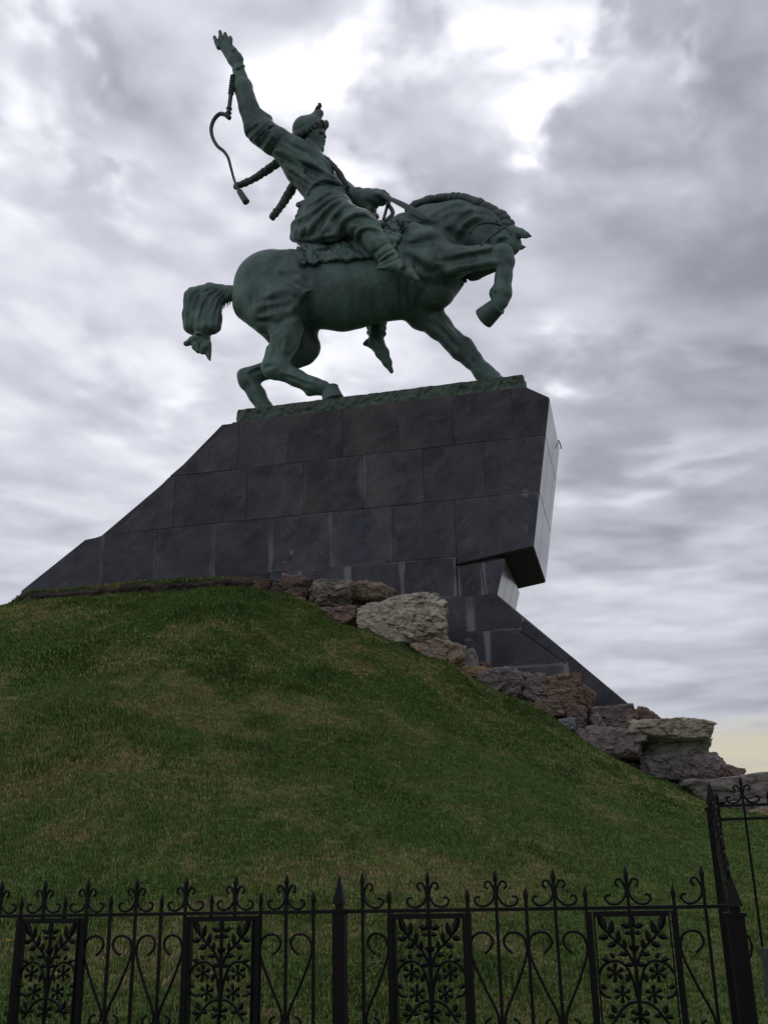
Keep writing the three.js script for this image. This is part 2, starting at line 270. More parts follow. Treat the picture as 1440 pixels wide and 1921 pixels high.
{
  const ped = thing('pedestal', 'massive dark granite pedestal with sloping ends on top of the mound', 'pedestal', [0, R(0) - 0.4, 0]);
  const coreU = new THREE.ExtrudeGeometry(shapeOf(inset([pL2, pS, pB, pC, pTR, pTL, pL1], 0.012)), { depth: -PZ - 0.08, bevelEnabled: false }); coreU.translate(0, 0, PZ + 0.035);
  const low = [pL3, [pL4[0], pL4[1]], [pL4[0], yG], [incl(yG), yG], pBt3, pBt2, pBt1, pNk, [pNk[0] - 0.3, pS[1] + 0.15], [xC[6] - 0.2, y2 - 0.3], [pL2[0], y2]];
  const coreL = new THREE.ExtrudeGeometry(shapeOf(low.map(([x, y]) => [x, y - 0.012])), { depth: -PZ - 0.14, bevelEnabled: false }); coreL.translate(0, 0, PZ + 0.065);
  mesh('core', mergeGeometries([coreU, coreL]), jointMat, ped);
  const put = (s, z) => {
    const p = inset(s.p, 0.007), g = new THREE.ExtrudeGeometry(shapeOf(p), { depth: 0.05, bevelEnabled: true, bevelThickness: 0.006, bevelSize: 0.005, bevelOffset: -0.005, bevelSegments: 2 });
    const a = g.attributes.position, uv = g.attributes.uv; for (let i = 0; i < a.count; i++) uv.setXY(i, (a.getX(i) - FX0) / (FX1 - FX0), (a.getY(i) - FY0) / (FY1 - FY0));
    g.translate(0, 0, z - 0.056 + (rand() - 0.5) * 0.007); mesh('slab', g, granite, ped);
  };
  for (const s of slabs) put(s, 0); for (const s of neck) put(s, -0.045);
  { // mortar that fills the joints of the lower courses almost flush
    const mo = [[pL4[0] + 0.05, yG], [incl(yG) - 0.05, yG], [pBt3[0] - 0.04, pBt3[1]], [pBt2[0] - 0.04, pBt2[1] - 0.02], [pBt1[0] - 0.03, pBt1[1] - 0.02], [xD[4] - 0.02, y4 - 0.01], [xD[4] - 0.02, pS[1] + 0.1], [pB[0] - 0.03, pB[1] + 0.03], [pC[0] - 0.03, pC[1] - 0.02], [pTR[0] - 0.02, pTR[1] - 0.03], [pTL[0] + 0.02, pTL[1] - 0.03], [pL1[0] + 0.03, pL1[1] - 0.02], [pL2[0] + 0.05, pL2[1] - 0.01], [pL3[0], pL3[1] - 0.03], [pL4[0] + 0.05, pL4[1] - 0.02]];
    const g = new THREE.ExtrudeGeometry(shapeOf(mo), { depth: 0.04, bevelEnabled: false }), a = g.attributes.position, uv = g.attributes.uv; for (let i = 0; i < a.count; i++) uv.setXY(i, (a.getX(i) - FX0) / (FX1 - FX0), (a.getY(i) - FY0) / (FY1 - FY0)); g.translate(0, 0, -0.05); mesh('mortar', g, granite, ped);
  }
  // slabs of the right end, laid on the leaning faces
  const endSlabs = (a, b, rows, splits, mat, off = 0) => { // a bottom, b top (x, y); rows fractions; splits: z joints for each row
    const ax = new THREE.Vector3(b[0] - a[0], b[1] - a[1], 0), len = ax.length(); ax.normalize(); const nz = new THREE.Vector3(ax.y, -ax.x, 0), zz = new THREE.Vector3(0, 0, 1);
    for (let i = 0; i < rows.length - 1; i++) for (let k = 0; k < splits[i].length - 1; k++) {
      const p = inset([[rows[i] * len, -splits[i][k]], [rows[i + 1] * len, -splits[i][k]], [rows[i + 1] * len, -splits[i][k + 1]], [rows[i] * len, -splits[i][k + 1]]], 0.009);
      const g = new THREE.ExtrudeGeometry(shapeOf(p), { depth: 0.03, bevelEnabled: true, bevelThickness: 0.005, bevelSize: 0.004, bevelOffset: -0.004, bevelSegments: 2 });
      const m = new THREE.Matrix4().makeBasis(ax, zz, nz);
      m.setPosition(a[0] + nz.x * (off - 0.035), a[1] + nz.y * (off - 0.035), 0); g.applyMatrix4(m); mesh('end_slab', g, mat, ped);
    }
  };
  const D = -PZ, f1 = (y2 - pB[1]) / (pC[1] - pB[1]), f2 = (y1 - pB[1]) / (pC[1] - pB[1]);
  endSlabs(pB, pC, [0.004, f1, f2, 1], [[0.05, D * 0.42, D], [0.05, D * 0.3, D * 0.75, D], [0.05, D * 0.55, D]], granitePolished);
  endSlabs(pBt1, pNk, [0, 0.98], [[0.06, D * 0.3, D * 0.62, D - 0.05]], granitePolished, 0.014);
  endSlabs(pC, pTR, [0.02, 1], [[0.05, D * 0.5, D]], granitePolished);
  const under = new THREE.ExtrudeGeometry(shapeOf([[pS[0], pS[1] - 0.004], [pB[0] - 0.01, pB[1] - 0.004], [pB[0] - 0.01, pB[1] + 0.02], [pS[0], pS[1] + 0.02]]), { depth: -PZ - 0.03, bevelEnabled: false }); under.translate(0, 0, PZ + 0.01);
  mesh('underside_slab', under, graniteDark, ped);
  // slabs of the sloping left end
  endSlabs([pTL[0], pTL[1]], [pL1[0], pL1[1]], [0, 1], [[0.05, D * 0.5, D]], granitePolished); endSlabs(pL1, pL2, [0, 1], [[0.05, D * 0.35, D * 0.7, D]], granitePolished); endSlabs(pL3, [pL4[0], pL4[1]], [0, 1], [[0.06, D * 0.5, D - 0.05]], granitePolished, 0.012);
  endSlabs(pBt3, pBt1, [0, 0.45, 1], [[0.06, D * 0.5, D - 0.05], [0.06, D * 0.4, D - 0.05]], granitePolished, 0.012);
}
{ // bent wire at the far top corner of the end face
  const z = PZ + 0.2, w = [[1037, 836], [1040, 829], [1046, 826], [1050, 833], [1052, 842]].map(([x, y]) => L(x, y, z));
  tag(mesh('wire', tube(w, 0.012, 20, 5), iron), 'bent wire sticking out of the upper right edge of the pedestal', 'wire');
}

// ---------------------------------------------------------------- modelling with distance fields
const ZS = PZ / 2;                                              // the statue stands on the pedestal's middle
const SPX = perPx(L(640, 480, ZS));
const J = (x, y, dz = 0) => L(x, y, ZS + dz * SPX);
class Field {
  constructor() { this.p = []; this.pre = null; this.str = []; }
  // furrows (w, depth > 0) and ridges (depth < 0) that follow the skin along a line, sizes in pixels of the photograph
  relief(list) {
    const out = list.map(([w, a, pts]) => {
      const fine = []; for (let i = 0; i < pts.length - 1; i++) for (let k = 0; k < 3; k++) fine.push([mix(pts[i][0], pts[i + 1][0], k / 3), mix(pts[i][1], pts[i + 1][1], k / 3)]); fine.push(pts[pts.length - 1]);
      const q = fine.map(([x, y]) => march(this, x, y)).filter(Boolean); if (q.length < 2) return null;
      const b = new THREE.Box3().setFromPoints(q).expandByScalar(w * SPX * 2.4); return { q, w: w * SPX, a: a * SPX, b };
    }).filter(Boolean); this.str.push(...out); return this;
  }
  cone(a, b, k = 8, sz = 1, sub = false) { // a, b: [px, py, dz, r] with r, dz in pixels of the photograph
    const A = J(a[0], a[1], a[2]), B = J(b[0], b[1], b[2]), z0 = (A.z + B.z) / 2;
    A.z = z0 + (A.z - z0) / sz; B.z = z0 + (B.z - z0) / sz; if (A.distanceTo(B) < 1e-4) B.x += 1e-3;
    const ra = a[3] * perPx(J(a[0], a[1], a[2])), rb = b[3] * perPx(J(b[0], b[1], b[2])), d = B.clone().sub(A);
    this.p.push({ ax: A.x, ay: A.y, az: A.z, dx: d.x, dy: d.y, dz: d.z, l2: d.lengthSq(), ra, rb, k: k * SPX, sz, z0, sub }); return this;
  }
  chain(pts, k = 8, sz = 1) { for (let i = 0; i < pts.length - 1; i++) this.cone(pts[i], pts[i + 1], i ? Math.min(k, 10) : k, sz); return this; }
  ball(a, k = 8, sz = 1, sub = false) { return this.cone(a, a, k, sz, sub); }
  cut(a, b, k = 4, sz = 1) { return this.cone(a, b, k, sz, true); }
  at(x, y, z) {
    let f = 1e3;
    for (const q of this.p) {
      const zz = q.sz === 1 ? z : q.z0 + (z - q.z0) / q.sz, px = x - q.ax, py = y - q.ay, pz = zz - q.az;
      let t = (px * q.dx + py * q.dy + pz * q.dz) / q.l2; t = t < 0 ? 0 : t > 1 ? 1 : t;
      const ex = px - q.dx * t, ey = py - q.dy * t, ez = pz - q.dz * t;
      let d = Math.sqrt(ex * ex + ey * ey + ez * ez) - (q.ra + (q.rb - q.ra) * t); if (q.sz < 1) d *= 0.5 + 0.5 * q.sz;
      const k = q.k;
      if (q.sub) { d = -d; const h = Math.max(k - Math.abs(f - d), 0) / k; f = Math.max(f, d) + h * h * k * 0.25; }
      else { const h = Math.max(k - Math.abs(f - d), 0) / k; f = Math.min(f, d) - h * h * k * 0.25; }
    }
    if (f < 0.16 && f > -0.16) for (const s of this.str) {
      const b = s.b; if (x < b.min.x || x > b.max.x || y < b.min.y || y > b.max.y || z < b.min.z || z > b.max.z) continue;
      let m = 1e9, tm = 0; const q = s.q; for (let i = 0; i < q.length - 1; i++) { const A = q[i], B = q[i + 1], dx = B.x - A.x, dy = B.y - A.y, dz = B.z - A.z; if (dx * dx + dy * dy + dz * dz > 0.25) continue; let t = ((x - A.x) * dx + (y - A.y) * dy + (z - A.z) * dz) / (dx * dx + dy * dy + dz * dz + 1e-9); t = t < 0 ? 0 : t > 1 ? 1 : t; const d = (x - A.x - dx * t) ** 2 + (y - A.y - dy * t) ** 2 + (z - A.z - dz * t) ** 2; if (d < m) { m = d; tm = (i + t) / (q.length - 1); } }
      f += s.a * Math.exp(-m / (s.w * s.w)) * Math.min(1, 4 * Math.min(tm, 1 - tm) + 0.25);
    }
    return this.pre ? this.pre(f, x, y, z) : f;
  }
  box(pad = 0.1) { const lo = new THREE.Vector3(1e9, 1e9, 1e9), hi = lo.clone().negate(); for (const q of this.p) if (!q.sub) for (const [t, r] of [[0, q.ra], [1, q.rb]]) { const zc = q.z0 + (q.az + q.dz * t - q.z0) * q.sz, rz = r * Math.max(q.sz, 1), c = new THREE.Vector3(q.ax + q.dx * t, q.ay + q.dy * t, zc); lo.min(c.clone().subScalar(rz)); hi.max(c.clone().addScalar(rz)); } return [lo.subScalar(pad), hi.addScalar(pad)]; }
}
function polygonize(f, lo, hi, cell, colour) {
  const nx = Math.ceil((hi.x - lo.x) / cell) + 1, ny = Math.ceil((hi.y - lo.y) / cell) + 1, nz = Math.ceil((hi.z - lo.z) / cell) + 1, B = 6;
  const v = new Float32Array(nx * ny * nz), id = (i, j, k) => (k * ny + j) * nx + i, reach = cell * B * 0.87 * 1.9 + 0.03;
  for (let k0 = 0; k0 < nz; k0 += B) for (let j0 = 0; j0 < ny; j0 += B) for (let i0 = 0; i0 < nx; i0 += B) {
    const c = f(lo.x + (i0 + B / 2) * cell, lo.y + (j0 + B / 2) * cell, lo.z + (k0 + B / 2) * cell), skip = Math.abs(c) > reach;
    for (let k = k0; k < Math.min(nz, k0 + B); k++) for (let j = j0; j < Math.min(ny, j0 + B); j++) for (let i = i0; i < Math.min(nx, i0 + B); i++) v[id(i, j, k)] = skip ? c : f(lo.x + i * cell, lo.y + j * cell, lo.z + k * cell);
  }
  const vid = new Int32Array(nx * ny * nz).fill(-1), pos = [], idx = [];
  const E = [[0, 1], [2, 3], [4, 5], [6, 7], [0, 2], [1, 3], [4, 6], [5, 7], [0, 4], [1, 5], [2, 6], [3, 7]];
  for (let k = 0; k < nz - 1; k++) for (let j = 0; j < ny - 1; j++) for (let i = 0; i < nx - 1; i++) {
    const g = []; let m = 0; for (let c = 0; c < 8; c++) { const s = v[id(i + (c & 1), j + ((c >> 1) & 1), k + (c >> 2))]; g.push(s); if (s < 0) m |= 1 << c; }
    if (m === 0 || m === 255) continue; let x = 0, y = 0, z = 0, n = 0;
    for (const [a, b] of E) if ((g[a] < 0) !== (g[b] < 0)) { const t = g[a] / (g[a] - g[b]); x += mix(a & 1, b & 1, t); y += mix((a >> 1) & 1, (b >> 1) & 1, t); z += mix(a >> 2, b >> 2, t); n++; }
    vid[id(i, j, k)] = pos.length / 3; pos.push(lo.x + (i + x / n) * cell, lo.y + (j + y / n) * cell, lo.z + (k + z / n) * cell);
  }
  const quad = (a, b, c, d, flip) => { if (a < 0 || b < 0 || c < 0 || d < 0) return; flip ? idx.push(a, c, b, a, d, c) : idx.push(a, b, c, a, c, d); };
  for (let k = 1; k < nz - 1; k++) for (let j = 1; j < ny - 1; j++) for (let i = 1; i < nx - 1; i++) {
    const s = v[id(i, j, k)] < 0;
    if (s !== v[id(i + 1, j, k)] < 0) quad(vid[id(i, j - 1, k - 1)], vid[id(i, j, k - 1)], vid[id(i, j, k)], vid[id(i, j - 1, k)], !s);
    if (s !== v[id(i, j + 1, k)] < 0) quad(vid[id(i - 1, j, k - 1)], vid[id(i - 1, j, k)], vid[id(i, j, k)], vid[id(i, j, k - 1)], !s);
    if (s !== v[id(i, j, k + 1)] < 0) quad(vid[id(i - 1, j - 1, k)], vid[id(i, j - 1, k)], vid[id(i, j, k)], vid[id(i - 1, j, k)], !s);
  }
  const nor = new Float32Array(pos.length), col = new Float32Array(pos.length), e = cell * 0.5;
  for (let i = 0; i < pos.length; i += 3) {
    const [x, y, z] = [pos[i], pos[i + 1], pos[i + 2]], gx = f(x + e, y, z) - f(x - e, y, z), gy = f(x, y + e, z) - f(x, y - e, z), gz = f(x, y, z + e) - f(x, y, z - e), l = Math.hypot(gx, gy, gz) || 1;
    nor[i] = gx / l; nor[i + 1] = gy / l; nor[i + 2] = gz / l; const c = colour(x, y, z); col[i] = c[0]; col[i + 1] = c[1]; col[i + 2] = c[2];
  }
  const g = new THREE.BufferGeometry(); g.setAttribute('position', new THREE.Float32BufferAttribute(pos, 3)); g.setAttribute('normal', new THREE.BufferAttribute(nor, 3)); g.setAttribute('color', new THREE.BufferAttribute(col, 3)); g.setIndex(idx); return g;
}
const build = (F_, cell, colour, pad) => { const [lo, hi] = F_.box(pad); return polygonize((x, y, z) => F_.at(x, y, z), lo, hi, cell, colour); };
// verdigris over dark bronze, in clouds and runs
const patina = (dark = 0) => (x, y, z) => {
  const n = fbm(x * 1.1, y * 0.8, z * 1.1, 4), m = fbm(x * 5, y * 2.2, z * 5 + 4, 3), s = fbm(x * 14, y * 14, z * 14 + 9, 2);
  let c = mix3([0.045, 0.076, 0.074], [0.1, 0.182, 0.146], clamp(0.55 + 0.9 * n + 0.5 * m)); const run = fbm(x * 7, y * 0.7, z * 7 + 3, 3); c = mix3(c, [0.13, 0.2, 0.16], 0.4 * sstep(0.25, 0.6, run)); c = mix3(c, [0.035, 0.04, 0.045], 0.4 * sstep(0.25, 0.6, -run)); c = mix3(c, [0.045, 0.04, 0.045], clamp(0.25 * dark + 0.4 * fbm(x * 0.9 + 20, y * 0.9, z, 3) * dark + 0.45 * dark)); const f = 1 + 0.22 * s; return c.map((q) => q * f);
};
function dress(g, colour = patina()) { const p = g.attributes.position, c = new Float32Array(p.count * 3); for (let i = 0; i < p.count; i++) c.set(colour(p.getX(i), p.getY(i), p.getZ(i)), i * 3); g.setAttribute('color', new THREE.BufferAttribute(c, 3)); return g; }

// ---------------------------------------------------------------- the statue
const yPl = L(720, 735, -0.12).y;                               // top of the bronze base
const statue = thing('equestrian_statue', 'green bronze statue of a rider with raised arm on a prancing horse', 'statue', [J(720, 720).x, yTop, ZS]);
{ // rough cast base under the hooves
  const x0 = L(445, 776, -0.12).x, x1 = L(981, 700, -0.12).x, z0 = -0.12, z1 = PZ + 0.14, yb = yTop - 0.03;
  const g = new THREE.BoxGeometry(x1 - x0, yPl - yb, z0 - z1, 240, 12, 60); g.translate((x0 + x1) / 2, (yPl + yb) / 2, (z0 + z1) / 2);
  const p = g.attributes.position; for (let i = 0; i < p.count; i++) { const x = p.getX(i), y = p.getY(i), z = p.getZ(i), n = 0.03 * fbm(x * 3.5, y * 6, z * 3.5, 4) + 0.035 * fbm(x * 16, y * 16, z * 16, 2); p.setXYZ(i, x + (Math.abs(x - x0) < 0.01 || Math.abs(x - x1) < 0.01 ? n : 0), y + (y > yPl - 0.02 ? n * 0.12 : 0), z + (z > z0 - 0.01 ? n * (y > yPl - 0.02 || y < yb + 0.02 ? 0.25 : 0.9) : 0)); }
  g.computeVertexNormals();
  mesh('base', dress(g, (x, y, z) => mix3([0.03, 0.05, 0.04], [0.06, 0.1, 0.06], clamp(0.5 + 1.2 * fbm(x * 2.5, y * 4, z, 4) + 0.5 * fbm(x * 18, y * 18, z, 2)))), bronze, statue);
}
const horseF = new Field();
{
  const f = horseF, T = 0.76;
  // trunk
  f.cone([520, 545, 0, 76], [645, 543, 0, 76], 20, T).cone([645, 540, 0, 76], [765, 515, 0, 78], 20, T).cone([765, 515, 0, 77], [806, 500, 0, 66], 20, T);
  f.cone([826, 520, 0, 44], [818, 545, 0, 36], 18, 0.95);
  // neck and head
  f.chain([[775, 452, 0, 66], [808, 436, 0, 57], [852, 423, 0, 51], [902, 425, 0, 38], [943, 437, 0, 24]], 16, 0.52);
  f.cone([905, 441, 0, 34], [922, 452, 0, 30], 5, 0.56).cone([942, 452, 0, 29], [955, 458, 0, 22], 6, 0.62).chain([[948, 460, 0, 25], [922, 490, 0, 21], [893, 512, 0, 15]], 8, 0.66).ball([884, 518, 0, 9], 5, 1.1);
  f.ball([941, 449, 15, 8], 4); f.cut([934, 457, 17, 2.5], [952, 450, 17, 2.5], 3);
  f.cone([890, 507, 8, 4], [884, 511, 8, 4], 2, 1); f.cut([886, 515, 9, 2.2], [889, 511, 10, 2.2], 2);
  f.cut([864, 470, 26, 5], [872, 440, 27, 4], 8).cut([872, 440, 27, 4], [893, 409, 24, 3], 8);
  f.cone([866, 432, 22, 6], [895, 402, 19, 5], 12).cone([836, 430, 24, 7], [880, 396, 19, 5], 12).cone([806, 412, 26, 8], [862, 385, 15, 5], 12);
  f.chain([[962, 430, 9, 8], [975, 437, 12, 8.5], [985, 441, 13, 6], [996, 443, 13, 2]], 5, 0.7).chain([[968, 460, -9, 8], [976, 464, -12, 5], [985, 463, -13, 1.5]], 4, 0.7);
  f.cut([973, 440, 19, 2], [988, 443, 17, 1.5], 2);
  // near foreleg, raised
  f.cone([800, 462, 34, 40], [822, 492, 36, 36], 14, 0.7).chain([[818, 492, 38, 38], [855, 490, 42, 29], [905, 482, 42, 21.5], [941, 479, 42, 20]], 12, 0.85).cone([941, 478, 42, 21], [947, 490, 42, 18], 6, 0.9);
  f.chain([[947, 492, 42, 16.5], [944, 520, 42, 15.5], [941, 545, 42, 17], [940, 552, 42, 18.5], [937, 567, 42, 14], [932, 576, 42, 13]], 6, 0.9).cone([926, 551, 42, 9], [925, 548, 42, 8], 6, 0.8);
  f.cone([846, 476, 58, 8], [925, 466, 52, 4], 8, 0.8).cone([842, 508, 56, 9], [930, 492, 52, 4], 8, 0.8).cut([848, 492, 66, 3], [925, 478, 60, 2.5], 5);
  f.cone([775, 430, 42, 14], [835, 470, 40, 11], 12, 0.8).cut([760, 455, 58, 3], [808, 462, 62, 3], 6).cut([800, 520, 62, 4], [852, 528, 52, 3], 8).cone([772, 480, 48, 16], [795, 505, 50, 14], 12, 0.7);
  // far foreleg, planted
  f.cone([795, 560, -30, 40], [790, 590, -34, 30], 14).chain([[800, 588, -36, 30], [822, 612, -38, 23], [850, 640, -38, 19], [866, 655, -38, 21], [884, 673, -38, 16.5], [906, 698, -38, 16.5], [922, 712, -38, 19]], 10, 0.9).cone([872, 645, -34, 12], [878, 656, -34, 12], 8);
  f.cone([815, 600, -24, 8], [852, 640, -24, 5], 10).cut([805, 606, -14, 3], [850, 650, -17, 2.5], 6);
  // near hind leg
  f.cone([500, 530, 18, 62], [516, 565, 26, 52], 18, 0.75).cone([476, 568, 20, 40], [502, 600, 28, 30], 16, 0.8).chain([[525, 580, 36, 48], [537, 612, 40, 31], [535, 640, 42, 25.5], [522, 672, 42, 22]], 12, 0.85).cone([513, 690, 42, 22.5], [524, 690, 42, 21], 8, 0.8).cone([506, 655, 40, 8], [502, 688, 42, 11], 8, 0.8);
  f.chain([[526, 694, 42, 20], [556, 709, 42, 15.5], [586, 724, 42, 16], [606, 728, 42, 15]], 8, 0.9).cone([581, 736, 42, 8], [580, 737, 42, 7], 5, 0.8);
  f.cone([530, 702, 54, 6], [578, 722, 54, 4], 6).cut([536, 708, 60, 2.5], [572, 724, 58, 2], 4).cut([516, 630, 66, 3.5], [514, 668, 62, 2.5], 6);
  // muscles of the quarters
  f.cone([485, 545, 52, 16], [545, 536, 56, 15], 16, 0.7).cone([490, 585, 52, 13], [545, 572, 62, 16], 14, 0.7).cone([545, 490, 36, 20], [560, 545, 54, 16], 18, 0.7).cone([535, 600, 62, 15], [542, 625, 58, 10], 12, 0.7);
  f.cut([478, 563, 74, 4], [540, 560, 80, 3.5], 9).cut([490, 604, 68, 4], [528, 596, 82, 3], 9).cut([505, 515, 70, 4], [556, 512, 66, 4], 14).cut([570, 520, 66, 4], [578, 575, 68, 4], 12).cone([566, 548, 54, 6], [580, 546, 58, 3], 6);
  // far hind leg
  f.chain([[505, 570, -22, 55], [548, 620, -30, 46], [572, 652, -36, 30]], 16, 0.75).chain([[566, 662, -38, 27], [515, 690, -40, 18], [470, 705, -40, 18]], 8, 0.85).cone([458, 704, -40, 14], [464, 716, -40, 15], 6).chain([[466, 714, -40, 18], [482, 740, -40, 15.5], [498, 768, -40, 15]], 8, 0.9);
  f.cut([500, 690, -28, 2.5], [470, 700, -26, 2], 4);
  f.relief([
    [7, 5.2, [[506, 529], [530, 525], [548, 529], [562, 537]]], [9, -5.2, [[500, 556], [520, 546], [545, 546], [560, 553]]], [6, 7.15, [[484, 588], [500, 582], [518, 577], [539, 573], [553, 561]]], [5, -3.9, [[486, 598], [510, 590], [535, 583]]],
    [5, 6.5, [[480, 604], [500, 602], [512, 608], [520, 606]]], [6, 7.15, [[514, 622], [522, 606], [536, 596], [562, 590]]], [4.5, 5.85, [[512, 628], [515, 650], [510, 674]]], [5, -3.9, [[540, 612], [538, 640], [530, 668]]],
    [7, 4.55, [[509, 510], [536, 522], [562, 536], [576, 549]]], [9, 7.8, [[580, 555], [572, 590], [561, 625], [553, 655]]], [4, 4.55, [[524, 702], [556, 712], [580, 722]]], [3.5, -3.25, [[536, 700], [568, 712], [590, 718]]], [9, 3.9, [[508, 512], [520, 492], [528, 478]]], [8, -3.9, [[560, 500], [566, 525], [572, 546]]],
    [6, 6.5, [[746, 463], [774, 459], [798, 452], [816, 450]]], [8, -4.55, [[770, 440], [800, 438], [825, 440]]], [6, 7.8, [[822, 424], [841, 434], [852, 447], [860, 461]]], [4.5, 5.85, [[822, 489], [845, 489], [869, 484], [916, 475], [932, 472]]], [4, -3.25, [[850, 477], [890, 471], [925, 464]]], [4, -3.25, [[850, 503], [890, 496], [925, 488]]],
    [7, 7.15, [[748, 473], [770, 487], [788, 501], [808, 513]]], [5, 5.2, [[790, 509], [812, 511], [824, 502]]], [8, -4.55, [[776, 474], [796, 486], [812, 494]]], [6, 5.2, [[826, 466], [824, 480], [820, 494]]],
    [6, 4.55, [[812, 408], [826, 397], [845, 388], [869, 387]]], [6, -3.9, [[830, 408], [848, 398], [868, 397]]], [5.5, 6.5, [[864, 414], [878, 402], [897, 399], [918, 404]]], [5, -4.55, [[868, 428], [873, 416], [886, 408], [908, 407]]], [6, 10.4, [[863, 458], [867, 444], [872, 430], [878, 422]]], [3, 3.25, [[873, 441], [879, 428], [893, 420], [917, 418]]],
    [3, 3.9, [[934, 453], [942, 447], [950, 449]]], [4, 3.9, [[920, 474], [932, 458], [940, 450]]], [3.5, 3.25, [[937, 496], [936, 528]]], [3.5, -2.6, [[950, 500], [950, 530]]], [4, 3.9, [[930, 548], [928, 553]]],
    [5, 5.2, [[812, 602], [836, 628], [856, 650]]], [4, 3.9, [[874, 664], [896, 690]]], [6, -3.9, [[828, 602], [852, 632], [866, 648]]], [4, 3.9, [[462, 718], [478, 745]]], [4, 3.9, [[468, 700], [496, 690], [515, 684]]],
    [7, 3.9, [[640, 470], [660, 510], [672, 560]]], [9, 3.9, [[795, 540], [780, 565], [770, 590]]],
  ]);
  // belly line, girth
  f.cone([640, 590, 0, 24], [760, 572, 0, 20], 20);
  f.pre = (d, x, y, z) => d + (d < 0.3 ? 0.004 * vn(x * 9, y * 9, z * 9) : 0);
}
function march(F_, px, py) { const d = ray(px, py).normalize(); let t = 12; for (let i = 0; i < 160; i++) { const p = CAM.clone().addScaledVector(d, t), s = F_.at(p.x, p.y, p.z); if (s < 0.002) return p; t += Math.max(0.004, s * 0.55); if (t > 45) break; } return null; };
const onSkin = (F_, pts, lift = 0.01) => pts.map(([x, y]) => { const p = march(F_, x, y); return p ? p.addScaledVector(CAM.clone().sub(p).normalize(), lift) : J(x, y, 0); });
const horse = mesh('horse', build(horseF, 0.03, patina()), bronze, statue);
{ // hooves: a cone of horn under each pastern
  const hoof = (c, s, rc, rs, dz, flat, dz2 = dz) => {
    const A = J(c[0], c[1], dz), B = J(s[0], s[1], dz2), ax = A.clone().sub(B), l = ax.length(), k = perPx(A);
    const g = new THREE.LatheGeometry([[0, 0], [rs * k * 0.97, 0], [rs * k, 0.02], [mix(rs, rc, 0.5) * k, l * 0.5], [rc * k, l * 0.93], [rc * k * 1.08, l * 0.97], [rc * k * 0.95, l * 1.06], [0, l * 1.1]].map(([x, y]) => new THREE.Vector2(x, y)), 32);
    const p = g.attributes.position; for (let i = 0; i < p.count; i++) p.setX(i, p.getX(i) * 1);
    g.scale(1, 1, 0.86); g.applyQuaternion(new THREE.Quaternion().setFromUnitVectors(new THREE.Vector3(0, 1, 0), ax.normalize())); g.translate(B.x, B.y, B.z);
    if (flat) { const q = g.attributes.position; for (let i = 0; i < q.count; i++) if (q.getY(i) < yPl - 0.03) q.setY(i, yPl - 0.03); }
    g.computeVertexNormals(); mesh('hoof', dress(g, patina(0.15)), bronze, horse);
  };
  hoof([933, 574], [906, 598], 17, 21.5, 42, false, 24); hoof([618, 728], [625, 752], 16, 21, 42, true); hoof([920, 712], [930, 726], 19, 24, -38, true); hoof([496, 764], [504, 778], 15, 19, -40, true);
}
{ // plaited mane along the crest
  const pts = [[764, 395], [782, 383], [805, 376], [828, 372], [850, 371], [872, 373.5], [893, 380], [913, 389], [931, 400], [945, 410], [950, 424]].map(([x, y]) => J(x, y + 3, 0)), c = new THREE.CatmullRomCurve3(pts), gs = [], N = 46;
  for (let i = 0; i < N; i++) for (const s of [-1, 1]) { const t = (i + 0.5) / N, p = c.getPointAt(t), g = new THREE.SphereGeometry(1, 10, 8), k = SPX * (6.5 + 2.5 * t + 1.5 * vn(i * 0.9, s)); g.scale(k * 1.35, k * 0.95, k * 1.05); g.rotateZ(s * 0.5 + Math.atan2(c.getTangentAt(t).y, c.getTangentAt(t).x) + 0.35); g.translate(p.x, p.y + 0.01 * s, p.z + s * 0.055); gs.push(g); }
  for (const [x, y, r] of [[944, 411, 10], [953, 420, 11], [957, 428, 9]]) { const g = new THREE.SphereGeometry(r * SPX, 14, 10), p = J(x, y, 3); g.scale(1.1, 0.9, 0.8); g.translate(p.x, p.y, p.z); gs.push(g); }
  mesh('mane', dress(mergeGeometries(gs), patina(0.55)), bronze, horse);
}
